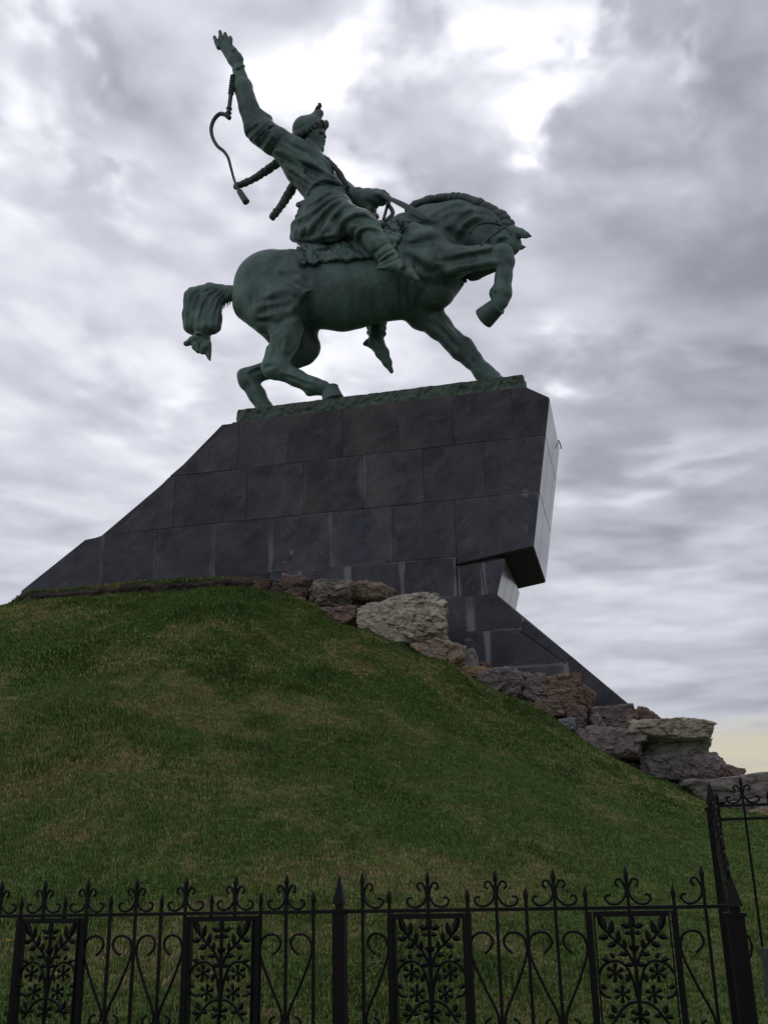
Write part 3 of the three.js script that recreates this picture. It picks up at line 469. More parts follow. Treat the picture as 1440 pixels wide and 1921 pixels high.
{ // tail, bound up in a knot
  const f = new Field();
  f.chain([[440, 550, 0, 15], [415, 552, 0, 17], [396, 556, 0, 21], [380, 572, 0, 27], [380, 605, 0, 30]], 8, 0.85);
  f.chain([[395, 550, 4, 19], [366, 560, 8, 20], [358, 590, 10, 15], [357, 612, 10, 13]], 8).chain([[402, 570, 6, 16], [402, 598, 8, 13], [400, 612, 8, 15]], 8).cone([372, 600, 14, 16], [380, 616, 14, 15], 8);
  f.relief([[3.2, 3.2, [[400, 541], [376, 550], [364, 580], [362, 614]]], [3.2, 3.4, [[412, 543], [390, 556], [378, 585], [374, 620]]], [3.2, 3.4, [[420, 545], [404, 562], [393, 590], [388, 622]]], [3, 3, [[384, 540], [364, 552], [354, 578], [352, 606]]], [3, 3, [[426, 547], [413, 565], [404, 590], [402, 618]]], [3, -2, [[394, 550], [378, 570], [370, 600]]], [3, -2, [[412, 556], [398, 580], [392, 606]]]]);
  f.cone([380, 625, 2, 14], [378, 645, 2, 18], 5).cone([374, 632, 14, 11], [349, 645, 12, 5], 3).cone([388, 648, 8, 10], [394, 676, 8, 2.5], 3).cone([368, 650, 10, 9], [372, 657, 10, 6], 3).cone([384, 652, 14, 8], [380, 660, 12, 6], 3);
  f.cut([362, 628, 20, 2], [392, 633, 22, 2], 3).cut([372, 640, 24, 1.6], [376, 658, 22, 1.6], 3).cut([384, 636, 24, 1.6], [388, 655, 22, 1.6], 3);
  f.pre = (d, x, y, z) => d + (d < 0.2 ? 0.007 * Math.sin(x * 34 + 3 * Math.sin(y * 5) + z * 25) : 0);
  mesh('tail', build(f, 0.022, patina(0.1)), bronze, horse);
  const fr = []; for (const [x, y] of [[411, 588], [416, 580], [421, 573], [427, 570], [432, 566]]) fr.push(taper([J(x, y - 22, -2), J(x + 1, y - 6, -2), J(x - 1, y + 6, -2)], 0.05, 0.008, 8, 6));
  mesh('tail_fringe', dress(mergeGeometries(fr), patina(0.3)), bronze, horse);
}
{ // bridle, reins, breast strap, girth: bands that lie on the skin
  const band = (pts, r, lift = 0.004, nm = 'bridle_strap') => mesh(nm, tube(onSkin(horseF, pts, lift), r, 40, 6), bronzePlain, horse);
  band([[952, 421], [944, 427], [930, 437], [916, 447], [902, 460]], 0.026); band([[943, 423], [925, 418], [908, 418], [892, 424], [880, 437]], 0.024); band([[945, 425], [953, 431], [958, 440]], 0.026); band([[906, 459], [890, 480]], 0.02);
  for (const [x, y] of [[931, 415], [935, 429], [942, 426]]) { const p = march(horseF, x, y); if (p) { const g = new THREE.SphereGeometry(0.03, 10, 8); g.translate(p.x, p.y, p.z); mesh('stud', g, bronzePlain, horse); } }
  band([[738, 418], [765, 416], [795, 417], [818, 420]], 0.02, 0.004, 'breast_strap');
  for (const dx of [0, 16, 32]) band([[742 + dx, 480], [746 + dx, 520], [748 + dx, 560], [750 + dx, 588 - dx * 0.3]], 0.018, 0.002, 'girth_strap');
  const fr = []; for (const [x, y, h] of [[868, 508, 20], [864, 514, 22], [858, 520, 22], [871, 504, 26]]) { const a = J(x, y - 8, 0), b = J(x, y + h, 0), g = new THREE.BoxGeometry(0.06, a.y - b.y, 0.03, 1, 4, 1); g.translate(a.x, (a.y + b.y) / 2, a.z); fr.push(g); }
  mesh('breast_fringe', mergeGeometries(fr), bronzePlain, horse);
}
{ // shaggy blanket under the rider, and the fleece before the knee
  const trunk = horseF, noiseTuft = (x, y, z) => 0.075 * (1 - Math.min(1, 3 * Math.abs(vn(x * 4.2 + y * 1.2, y * 3 + x, z * 3.5)))) + 0.045 * (1 - Math.min(1, 2.6 * Math.abs(vn(x * 9 + y * 4, y * 6, z * 8))));
  const shag = (poly, thick) => {
    const p = poly.map(([x, y]) => { const q = J(x, y, 58); return [q.x, q.y]; });
    return (x, y, z) => {
      let d = 1e9, ins = inPoly(p, x, y); for (let i = 0; i < p.length; i++) { const [ax, ay] = p[i], [bx, by] = p[(i + 1) % p.length], t = clamp(((x - ax) * (bx - ax) + (y - ay) * (by - ay)) / ((bx - ax) ** 2 + (by - ay) ** 2)); d = Math.min(d, Math.hypot(x - ax - (bx - ax) * t, y - ay - (by - ay) * t)); }
      const e = ins ? -d : d, b = trunk.at(x, y, z) - thick; return Math.max(b, e) + (Math.abs(Math.max(b, e)) < 0.25 ? noiseTuft(x, y, z) - 0.02 : 0);
    };
  };
  const a = J(545, 575, 0), b = J(725, 420, 0);
  const colr = patina(-0.1);
  const lo = new THREE.Vector3(a.x - 0.3, a.y - 0.3, ZS - 1.1), hi = new THREE.Vector3(b.x + 0.3, b.y + 0.3, ZS + 1.1);
  mesh('saddle_blanket', polygonize(shag([[560, 440], [557, 475], [562, 497], [570, 500], [580, 497], [592, 500], [604, 494], [618, 496], [632, 490], [650, 493], [668, 488], [690, 490], [716, 486], [715, 430]], 0.13), lo, hi, 0.026, colr), bronze, statue);
  const a2 = J(700, 540, 0), b2 = J(770, 385, 0);
  mesh('saddle_fleece', polygonize(shag([[715, 425], [716, 402], [735, 392], [752, 400], [752, 450], [742, 472], [722, 470]], 0.13), new THREE.Vector3(a2.x - 0.2, a2.y - 0.2, ZS - 0.9), new THREE.Vector3(b2.x + 0.2, b2.y + 0.2, ZS + 1.1), 0.026, colr), bronze, statue);
  for (const [x, y, r, dz] of [[702, 407, 8, 6], [712, 422, 9.5, 22]]) { const g = new THREE.SphereGeometry(r * SPX, 16, 12), p = J(x, y, dz); g.scale(1.15, 0.95, 1); g.translate(p.x, p.y, p.z); mesh('saddle_bow', dress(g), bronze, statue); }
}
const riderF = new Field();
{
  const f = riderF;
  // trunk of the body in its coat
  f.cone([628, 408, 0, 40], [612, 372, 0, 35], 12, 1).cone([613, 368, 0, 35], [572, 312, 0, 39], 12, 1).cone([568, 308, 6, 36], [556, 296, 10, 32], 12, 1.15).cone([588, 312, -2, 24], [606, 322, 0, 20], 12, 1.1);
  f.cone([546, 286, 28, 26], [576, 302, -32, 20], 14);
  // raised arm: shoulder, rolled sleeve, forearm
  f.chain([[546, 284, 34, 27], [520, 266, 42, 25], [497, 250, 46, 25]], 12).chain([[494, 248, 46, 24], [478, 240, 48, 19]], 8).cone([505, 272, 44, 15], [478, 256, 47, 12], 8).cone([486, 212, 50, 8], [500, 226, 48, 12], 7).cone([512, 248, 48, 13], [490, 262, 50, 10], 5).cone([468, 240, 48, 9], [466, 252, 48, 6], 5);
  f.chain([[478, 236, 50, 20], [467, 203, 54, 18.5], [456, 165, 58, 17], [448, 133, 61, 11.5]], 6);
  f.cone([520, 285, 56, 7], [570, 318, 42, 5], 8).cone([530, 272, 58, 6], [585, 305, 38, 5], 8).cone([512, 262, 60, 4], [548, 262, 50, 4], 6).cone([538, 310, 46, 6], [590, 345, 40, 5], 8).cone([560, 290, 46, 5], [622, 335, 30, 5], 8).cut([524, 280, 70, 3], [575, 312, 58, 3], 6).cut([548, 306, 60, 3], [600, 342, 50, 3], 6);
  f.cut([478, 262, 66, 2.5], [520, 232, 66, 2.5], 4);
  // hand: palm, four fingers, thumb
  f.cone([447, 126, 61, 11.5], [440, 110, 62, 13], 5, 0.7).cone([440, 110, 62, 13.5], [423, 88, 63, 11], 5, 0.5).cone([448, 112, 63, 8], [446, 106, 65, 7], 5, 0.8);
  f.chain([[411, 89, 63, 5], [406, 78, 63, 4.4], [402.5, 70, 64, 3.4]], 2).chain([[417, 82, 63, 4.8], [414.5, 70, 63, 4.4], [413, 59.5, 65, 3.4]], 2).chain([[425, 80, 63, 4.6], [424, 70, 63, 4.2], [422.5, 63, 65, 3.3]], 2).chain([[432, 84, 63, 4.4], [432.5, 75, 63, 4], [432.2, 70, 64, 3.2]], 2).chain([[446, 108, 66, 5.5], [440, 95, 70, 4.8], [436, 88, 71, 3.6]], 3);
  // neck and head
  f.cone([568, 292, -2, 16], [578, 272, -2, 14], 6).cone([578, 252, -2, 25], [588, 255, -2, 23], 5, 0.92).cone([591, 262, -2, 17], [597, 275, -2, 11], 6, 0.92).cone([602, 280, -2, 5.5], [597, 281, -2, 6.5], 4, 1.4).cone([580, 268, 14, 6], [597, 281, 6, 4], 6).cone([603, 250, -2, 5], [609, 257, -2, 3.6], 3, 0.9).ball([607.5, 264, -2, 3.6], 2, 1.5).ball([606.5, 269, -2, 3.3], 2, 1.5).cone([600, 248, 8, 4], [605, 246, 0, 4], 4).cut([600, 252, 9, 2.6], [604, 252, 6, 2.4], 3).ball([601, 252.5, 7, 2.4], 1).cut([601, 266.5, 12, 1.3], [608, 266.5, 4, 1.3], 1.5).cone([576, 262, 20, 4], [575, 268, 19, 3.5], 3, 0.7);
  // far arm, holding the sabre
  f.chain([[578, 306, -34, 20], [626, 346, -42, 21], [666, 376, -40, 20]], 10).chain([[668, 372, -36, 18], [690, 376, -28, 21], [702, 372, -20, 17]], 8).cone([676, 380, -30, 16], [694, 396, -26, 12], 8).cone([706, 370, -16, 16], [714, 372, -12, 14.5], 5);
  for (const [x, y, dz] of [[718, 361, -8], [724, 366, -9], [727, 371, -11], [727, 377, -13]]) f.chain([[x - 8, y - 1, dz, 5.5], [x + 1, y, dz + 3, 5], [x + 1, y + 6, dz + 8, 4.4]], 2.5);
  f.chain([[706, 365, -2, 6], [716, 366, 4, 5], [722, 370, 5, 4]], 2.5);
  for (const [x, y] of [[655, 356], [664, 364], [672, 360]]) f.cone([x, y, -24, 9], [x + 4, y + 12, -22, 9], 3);
  // skirt of the coat with its folds
  f.cone([606, 390, 10, 38], [600, 420, 16, 34], 12).cone([600, 420, 0, 40], [578, 436, 0, 30], 14).cone([588, 430, 30, 22], [564, 440, 30, 16], 12).cone([562, 444, 22, 12], [554, 446, 20, 9], 6).cone([632, 392, 26, 30], [652, 420, 44, 26], 14).cone([575, 385, 6, 12], [560, 384, 4, 5], 3).cone([580, 397, 12, 16], [564, 398, 10, 7], 4);
  f.cone([612, 396, 30, 26], [600, 428, 40, 24], 12).cone([572, 430, 20, 26], [566, 444, 24, 10], 8).cone([600, 438, 44, 18], [632, 436, 56, 18], 10).cone([562, 408, 14, 9], [572, 400, 16, 10], 5).cone([558, 428, 20, 14], [548, 445, 22, 4.5], 6).cone([576, 387, 16, 8], [558, 385, 18, 3.5], 3).cone([576, 390, 16, 7], [563, 396, 18, 4], 3);
  f.cone([590, 448, 0, 26], [672, 440, 0, 27], 10, 1.7);
  // near leg: thigh, breeches gathered at the knee, boot
  f.cone([636, 408, 40, 32], [676, 420, 68, 27], 12).cone([676, 420, 68, 26], [692, 430, 72, 24], 8);
  f.cone([692, 440, 74, 24.5], [710, 462, 78, 22], 3).chain([[710, 462, 78, 22], [728, 482, 80, 17], [737, 492, 82, 14.5]], 6);
  for (const [x, y, r] of [[720, 476, 20], [727, 483, 18.2], [732, 489, 17]]) f.cone([x - 10, y + 8, 84, 5.5], [x + 12, y - 7, 84, 5.5], 4);
  f.cone([706, 504, 86, 1.5], [740, 499, 90, 4], 4).chain([[718, 499, 84, 8], [738, 497, 85, 12], [754, 502, 87, 10.5], [770, 514, 89, 8], [783, 524, 90, 4.5]], 6, 0.9).cone([712, 501, 84, 4], [745, 500, 85, 5], 4);
  f.chain([[668, 452, 84, 4], [670, 440, 90, 4.5], [682, 430, 92, 4.5], [698, 428, 90, 4.5], [712, 434, 80, 4]], 3);
  f.relief([
    [4, -6, [[576, 386], [590, 378], [607, 366], [628, 354], [650, 353]]], [4.5, 7.5, [[582, 396], [600, 380], [620, 364], [648, 362]]], [5, -6, [[564, 410], [589, 396], [614, 376], [640, 366]]], [5, 8.25, [[560, 424], [585, 408], [606, 388], [630, 372]]], [5, -6.75, [[572, 440], [592, 414], [612, 392], [640, 374]]], [5, 8.25, [[584, 444], [604, 414], [626, 388], [650, 372]]], [5, -6.75, [[600, 444], [618, 414], [636, 392], [654, 378]]], [5, 7.5, [[616, 440], [632, 410], [650, 390], [668, 384]]],
    [4.5, -7.5, [[636, 432], [640, 418], [648, 408], [666, 401], [682, 400], [694, 407]]], [4, 7.5, [[644, 434], [650, 420], [666, 409], [684, 408], [698, 414]]], [4, -6.75, [[548, 446], [566, 452], [590, 448], [606, 444], [632, 440]]], [4, -5.25, [[590, 455], [610, 452], [636, 450]]], [3.5, 6, [[556, 444], [558, 424], [566, 412]]], [3.5, 6, [[570, 446], [574, 430]]], [3, 4.5, [[658, 420], [676, 416], [700, 420]]],
    [3.5, -6.75, [[667, 446], [669, 436], [678, 429], [692, 426], [708, 430], [716, 436]]], [3.5, 5.25, [[672, 450], [676, 438], [688, 433], [704, 436], [714, 442]]], [2.8, 4.5, [[708, 486], [724, 474], [740, 466]]], [2.8, 4.5, [[712, 494], [730, 482], [746, 474]]], [2.6, -3.75, [[710, 490], [728, 477], [744, 470]]], [2.6, 3.9, [[700, 476], [716, 462], [730, 456]]], [2.6, 3.6, [[712, 500], [726, 494], [746, 486], [752, 480]]], [2.6, -3.6, [[752, 480], [756, 490], [752, 502]]],
    [4.5, 6.75, [[520, 288], [541, 303], [572, 314], [603, 326]]], [4.5, -5.25, [[528, 280], [552, 296], [584, 306], [608, 320]]], [4, 6, [[608, 302], [626, 325], [642, 344]]], [4, -4.5, [[600, 304], [618, 326], [634, 342]]], [4.5, 6, [[540, 330], [562, 350], [580, 366]]], [4.5, -4.5, [[534, 312], [560, 334], [584, 352]]], [4, 5.25, [[556, 318], [580, 336], [606, 344]]],
    [4, 7.5, [[462, 254], [476, 242], [486, 232], [491, 221]]], [4, -6, [[468, 260], [483, 248], [494, 236], [498, 228]]], [4, 7.5, [[486, 276], [500, 256], [507, 244]]], [4, -6, [[494, 282], [506, 262], [513, 251]]], [4, 6.75, [[508, 290], [518, 271], [525, 260]]], [4, -4.5, [[476, 264], [488, 253], [498, 240]]], [4, 4.5, [[530, 262], [552, 276], [578, 286]]],
    [3, 3.75, [[462, 160], [468, 196]]],
  ]);
  // far leg below the belly
  f.cone([690, 440, -66, 24], [708, 560, -64, 20], 6).chain([[708, 560, -64, 19], [708, 600, -64, 17], [706, 628, -64, 15]], 6); for (const y of [604, 614, 624]) f.cone([692, y, -64, 5], [720, y + 2, -64, 5], 4);
  f.chain([[690, 641, -64, 6], [706, 644, -64, 14], [717, 662, -64, 12], [726, 680, -64, 8], [734, 697, -64, 4]], 6, 0.9).cone([684, 645, -64, 4], [700, 648, -64, 6], 4);
  f.pre = (d, x, y, z) => d + (d < 0.2 ? 0.005 * vn(x * 11, y * 11, z * 11) : 0);
}
const rider = mesh('rider', build(riderF, 0.019, patina()), bronze, statue);
{
  const f = new Field(); // pointed cap
  f.cone([574, 243, -2, 26], [582, 240, -2, 24], 6, 0.98).chain([[582, 232, -2, 16], [592, 220, -2, 9], [599, 213, -2, 8.2]], 7, 0.9);
  mesh('hat', build(f, 0.018, patina(0.1)), bronze, rider);
  const gs = [], r = rng(8), ring = [[-1, 'a']]; // fur brim: locks around a tilted ring
  const c = J(579.5, 249.5, -2), ex = J(609.5, 235, -2).sub(c), ez = new THREE.Vector3(0, -12 * SPX, 25 * SPX);
  for (let i = 0; i < 150; i++) { const a = (i / 150) * Math.PI * 2 + r() * 0.1, k = r() - 0.5, p = c.clone().addScaledVector(ex, Math.cos(a)).addScaledVector(ez, Math.sin(a)); p.y += k * 0.15; p.x += k * 0.07; const g = new THREE.SphereGeometry(1, 8, 6), s = SPX * (4.4 + 2 * r()); g.scale(s * 0.75, s * 1.3, s * 0.95); g.rotateZ(r() - 0.2); g.translate(p.x, p.y, p.z); gs.push(g); }
  mesh('hat_brim', dress(mergeGeometries(gs), patina(0.9)), bronze, rider);
  const hair = []; for (let i = 0; i < 40; i++) { const p = J(546 + 22 * r(), 258 + 15 * r(), -14 + 24 * r()), g = new THREE.SphereGeometry((5 + 3 * r()) * SPX, 8, 6); g.scale(0.9, 1.2, 0.9); g.translate(p.x, p.y, p.z); hair.push(g); } mesh('hair', dress(mergeGeometries(hair), patina(0.9)), bronze, rider);
  const rope = (name, pts, rad, dark, tw = 26) => { // twisted or shaggy cord
    const cv = new THREE.CatmullRomCurve3(pts.map(([x, y, z]) => J(x, y, z))), n = Math.round(cv.getLength() / 0.035), out = []; for (let i = 0; i <= n; i++) for (let q = 0; q < 3; q++) { const t = i / n, p = cv.getPointAt(t), tn = cv.getTangentAt(t), s = new THREE.Vector3(0, 0, 1).cross(tn).normalize(), b = tn.clone().cross(s), a = i * 0.55 + q * 2.1 + 0.5 * vn(i * 0.7, q), rr = (typeof rad === 'function' ? rad(t) : rad) * SPX * (1.05 + 0.14 * vn(i * 1.3, q * 3 + 5)); const g = new THREE.SphereGeometry(1, 8, 6); g.scale(rr * 0.95, rr * 0.72, rr * 0.72); g.rotateZ(Math.atan2(tn.y, tn.x) + 0.5); p.addScaledVector(s, Math.cos(a) * rr * 0.3).addScaledVector(b, Math.sin(a) * rr * 0.3); g.translate(p.x, p.y, p.z); out.push(g); }
    return mesh(name, dress(mergeGeometries(out), patina(dark)), bronze, rider);
  };
  rope('sash', [[574, 384, 6], [577, 368, 30], [588, 348, 42], [606, 338, 44], [622, 339, 38], [640, 350, 18], [650, 356, 0]], 4.3, 0.1);
  rope('fur_trim', [[600, 290, 4], [612, 298, 8], [626, 312, 10], [640, 330, 10], [651, 350, 8]], 4.8, 0.7);
  rope('fur_tail', [[520, 306, -14], [500, 320, -20], [478, 334, -24], [460, 343, -26], [443, 350, -27]], (t) => 8.6 - 2.4 * t, 0.7);
  rope('fur_tail', [[556, 340, -10], [545, 358, -16], [534, 376, -18], [522, 393, -19], [511, 407, -19]], (t) => 9.5 - 3 * t, 0.7);
  rope('bracelet', [[438, 132, 62], [446, 129, 74], [456, 124, 66], [457, 124, 58]], 2.6, 0.6);
  mesh('boot_strap', tube([[753, 480], [757, 488], [757, 498], [750, 505]].map(([x, y]) => J(x, y, 99)), 0.03, 16, 6), bronzePlain, rider);
}
{ // sabre, reins and whip
  const a = [[721, 368, 8], [745, 379, 22], [772, 393, 34], [800, 408, 42], [822, 418.5, 46]].map(([x, y, z]) => J(x, y, z)), cv = new THREE.CatmullRomCurve3(a), pos = [], idx = [], N = 30;
  for (let i = 0; i <= N; i++) { const t = i / N, p = cv.getPointAt(t), tn = cv.getTangentAt(t), s = new THREE.Vector3(-tn.y, tn.x, 0).normalize(), w = SPX * mix(4.2, 6.2, sstep(0, 0.5, t)) * (1 - sstep(0.72, 1, t) * 0.9); for (const [m, z] of [[1, 0], [0.2, 0.022], [-1, 0], [0.2, -0.022]]) pos.push(p.x + s.x * w * m, p.y + s.y * w * m, p.z + z); }
  for (let i = 0; i < N; i++) for (let q = 0; q < 4; q++) { const A = i * 4 + q, B = i * 4 + ((q + 1) % 4); idx.push(A, B, A + 4, B, B + 4, A + 4); }
  const g0 = new THREE.BufferGeometry(); g0.setAttribute('position', new THREE.Float32BufferAttribute(pos, 3)); g0.setIndex(idx); const g = g0.toNonIndexed(); g.computeVertexNormals();
  mesh('sabre', g, bronzePlain, statue);
  mesh('rein', tube([J(727, 383, -10), J(734, 392, -9), J(736, 402, -6), J(722, 416, 2)], 0.05, 16, 7), bronzePlain, statue); mesh('rein', tube([J(727, 383, -12), J(723, 398, -10), J(719, 412, -6)], 0.035, 16, 7), bronzePlain, statue);
  const wh = thing; const stick = [[437.5, 142, 70], [434, 170, 70], [428, 220, 68]].map(([x, y, z]) => J(x, y, z)), gs = [tube(stick, 0.05, 20, 8)];
  const sc = new THREE.CatmullRomCurve3(stick); for (const t of [0.02, 0.08, 0.14, 0.2, 0.26, 0.32, 0.38, 0.44, 0.8, 0.9, 0.99]) { const g = new THREE.TorusGeometry(0.05, 0.022, 6, 12), p = sc.getPointAt(t); g.rotateX(Math.PI / 2); g.rotateZ(-0.1); g.translate(p.x, p.y, p.z); gs.push(g); }
  gs.push(taper([[431, 222, 68], [424, 216, 68], [412, 214, 66], [402, 224, 64], [396.5, 240, 62], [399, 258, 60], [408, 274, 58], [420, 284, 56], [428, 296, 55], [433, 314, 54], [439, 336, 53], [446, 356, 52]].map(([x, y, z]) => J(x, y, z)), (t) => 0.052 - 0.026 * t, 0, 70, 8)); gs.push(taper([J(447, 355, 52), J(455, 368, 52), J(463.5, 381, 52)], (t) => t > 0.99 || t < 0.01 ? 0.004 : t < 0.12 ? 0.045 : 0.062 + 0.018 * t, 0, 16, 8));
  mesh('whip', mergeGeometries(gs.map((g) => g.index ? g.toNonIndexed() : g)), bronzePlain, statue);
}
{ // the bird on the cap
  const f = new Field(); f.chain([[591, 209, 0, 2.4], [596.5, 203, 0, 4.4], [599.5, 199, 0, 3.8], [600.3, 195.5, 0, 2.5]], 2).cone([600, 195, 0, 2.5], [599, 194.8, 0, 2.2], 1).cone([585, 214, 0, 0.9], [592, 208, 0, 2], 1);
  const b = thing('bird', 'small dark bird perched on the knob of the statue rider\'s cap', 'bird', J(599, 206, 0).toArray());
  const dark = new THREE.MeshStandardMaterial({ vertexColors: true, roughness: 0.7 });
  mesh('body', build(f, 0.006, (x, y, z) => { const n = 0.9 + 0.2 * vn(x * 30, y * 30, z * 30); return y > J(600, 199, 0).y ? [0.02 * n, 0.02 * n, 0.025 * n] : [0.06 * n, 0.055 * n, 0.06 * n]; }, 0.02), dark, b);
  mesh('beak', taper([J(598, 194.6, 0), J(594.8, 193.6, 0)], 0.014, 0.002, 4, 6), iron, b);
  mesh('leg', tube([J(598, 206, 1), J(598.5, 209, 1)], 0.006, 3, 5), iron, b); mesh('leg', tube([J(599.5, 205, -1), J(600, 208, -1)], 0.006, 3, 5), iron, b);
}

// ---------------------------------------------------------------- rocks of the retaining edge
const rockMat = new THREE.MeshStandardMaterial({ vertexColors: true, roughness: 0.92, bumpMap: grainTex, bumpScale: 0.012 });
function facets(x, y, z, sd) { // each cell of a broken lattice is a plane of its own: fresh fractures
  const X = Math.floor(x), Y = Math.floor(y), Z = Math.floor(z); let best = 9, bx = 0, by = 0, bz = 0, bh = 0, second = 9;
  for (let k = -1; k <= 1; k++) for (let j = -1; j <= 1; j++) for (let i = -1; i <= 1; i++) {
    const h = P[(P[(P[(X + i + sd) & 255] + Y + j) & 255] + Z + k) & 255], cx = X + i + 0.5 + 0.45 * HV[h], cy = Y + j + 0.5 + 0.45 * HV[(h + 37) & 255], cz = Z + k + 0.5 + 0.45 * HV[(h + 91) & 255], d = (x - cx) ** 2 + (y - cy) ** 2 + (z - cz) ** 2;
    if (d < best) { second = best; best = d; bx = x - cx; by = y - cy; bz = z - cz; bh = h; } else if (d < second) second = d;
  }
  return [HV[(bh + 11) & 255] * 0.5 + HV[(bh + 53) & 255] * bx * 0.8 + HV[(bh + 73) & 255] * by * 0.8 + HV[(bh + 131) & 255] * bz * 0.8, Math.sqrt(second) - Math.sqrt(best)];
}
function rockGeo(sd, w, h, d, o = {}) {
  const r = rng(sd * 7919 + 13), pl = [], q = o.round ? 7 : 18, blocky = o.round ? 0.82 : 0.97;
  for (const [x, y, z] of [[1, 0, 0], [-1, 0, 0], [0, 1, 0], [0, -1, 0], [0, 0, 1], [0, 0, -1]]) { const n = new THREE.Vector3(x + (r() - 0.5) * 0.36, y + (r() - 0.5) * 0.24, z + (r() - 0.5) * 0.36).normalize(); pl.push([n, blocky * (0.86 + 0.16 * r())]); }
  for (let i = 0; i < (o.cuts ?? 9); i++) { const n = new THREE.Vector3(r() - 0.5, r() - 0.5, r() - 0.5).normalize(); pl.push([n, 0.98 + 0.3 * r()]); }
  const g = new THREE.IcosahedronGeometry(1, o.detail ?? 36), p = g.attributes.position, v = new THREE.Vector3(), col = new Float32Array(p.count * 3), uv = new Float32Array(p.count * 2), base = o.c || [0.2, 0.17, 0.16], alt = o.c2 || base.map((x) => x * 0.6);
  const m = Math.max(w, h, d), st = o.strata ?? 0.05;
  for (let i = 0; i < p.count; i++) {
    v.fromBufferAttribute(p, i).normalize(); let s = 0; for (const [n, k] of pl) { const t = v.dot(n) / k; if (t > 0) s += Math.pow(t, q); }
    let R_ = Math.pow(s, -1 / q); const x = v.x * R_ * w / m * 2.2, y = v.y * R_ * h / m * 2.2, z = v.z * R_ * d / m * 2.2, o2 = sd * 3.7;
    const big = fbm(x * 1.6 + o2, y * 1.6, z * 1.6, 3), mid = fbm(x * 4 + o2, y * 5, z * 4, 4), fa = facets(x * 1.15 + o2 + 0.15 * mid, y * 1.7 + x * 0.2, z * 1.15, sd), fb = facets(x * 3 + o2 + 7 + 0.2 * mid, y * 4.4 - x * 0.4, z * 3, sd + 60), lay = 0.5 * clamp(0.5 + vn(x * 1.1 + o2, y * 5 + 1.6 * big + x, z * 1.1)), crack = 1 - Math.min(1, Math.abs(fbm(x * 2.2 + 9, y * 2.2 + o2, z * 2.2, 3)) / 0.035), fin = fbm(x * 11, y * 12 + o2, z * 11, 3);
    R_ *= 1 + 0.07 * big + 0.03 * mid + st * 0.7 * (lay - 0.25) + 0.014 * fin - 0.03 * crack + 0.11 * fa[0] + 0.028 * fb[0] - 0.02 * (1 - sstep(0, 0.06, fa[1]));
    p.setXYZ(i, v.x * R_ * w / 2, v.y * R_ * h / 2, v.z * R_ * d / 2);
    let c = mix3(base, alt, clamp(0.5 + 0.9 * mid + 0.8 * big - 0.2)); c = mix3(c, alt.map((k) => k * 0.45), 0.5 * Math.max(crack, 1 - sstep(0, 0.07, fa[1]))); const f = 0.92 + 0.35 * fin + 0.3 * (lay - 0.25) + 0.18 * fb[0] + 0.18 * fa[0]; for (let k = 0; k < 3; k++) col[i * 3 + k] = Math.max(0.01, c[k] * f);
    uv[i * 2] = (v.x + v.z * 0.6) * w * 0.6; uv[i * 2 + 1] = (v.y + v.z * 0.6) * h * 0.6;
  }
  g.setAttribute('color', new THREE.BufferAttribute(col, 3)); g.setAttribute('uv', new THREE.BufferAttribute(uv, 2));
  const gi = weld(g); return gi;
}
function weld(g) { // shares corners, so that rocks are smooth between their own edges
  const p = g.attributes.position, c = g.attributes.color, u = g.attributes.uv, map = new Map(), pos = [], col = [], uv = [], idx = [];
  for (let i = 0; i < p.count; i++) { const k = `${Math.round(p.getX(i) * 1e4)},${Math.round(p.getY(i) * 1e4)},${Math.round(p.getZ(i) * 1e4)}`; let j = map.get(k); if (j === undefined) { j = pos.length / 3; map.set(k, j); pos.push(p.getX(i), p.getY(i), p.getZ(i)); col.push(c.getX(i), c.getY(i), c.getZ(i)); uv.push(u.getX(i), u.getY(i)); } idx.push(j); }
  const n = new THREE.BufferGeometry(); n.setAttribute('position', new THREE.Float32BufferAttribute(pos, 3)); n.setAttribute('color', new THREE.Float32BufferAttribute(col, 3)); n.setAttribute('uv', new THREE.Float32BufferAttribute(uv, 2)); n.setIndex(idx); n.computeVertexNormals(); return n;
}
const PALE = [0.43, 0.4, 0.32], PALE2 = [0.27, 0.24, 0.19], TAN = [0.34, 0.26, 0.185], RED = [0.21, 0.145, 0.125], PUR = [0.225, 0.19, 0.19], PUR2 = [0.145, 0.115, 0.115], BRN = [0.16, 0.112, 0.085], BRN2 = [0.09, 0.065, 0.052], GRY = [0.23, 0.22, 0.215], GREEN = [0.27, 0.28, 0.24];
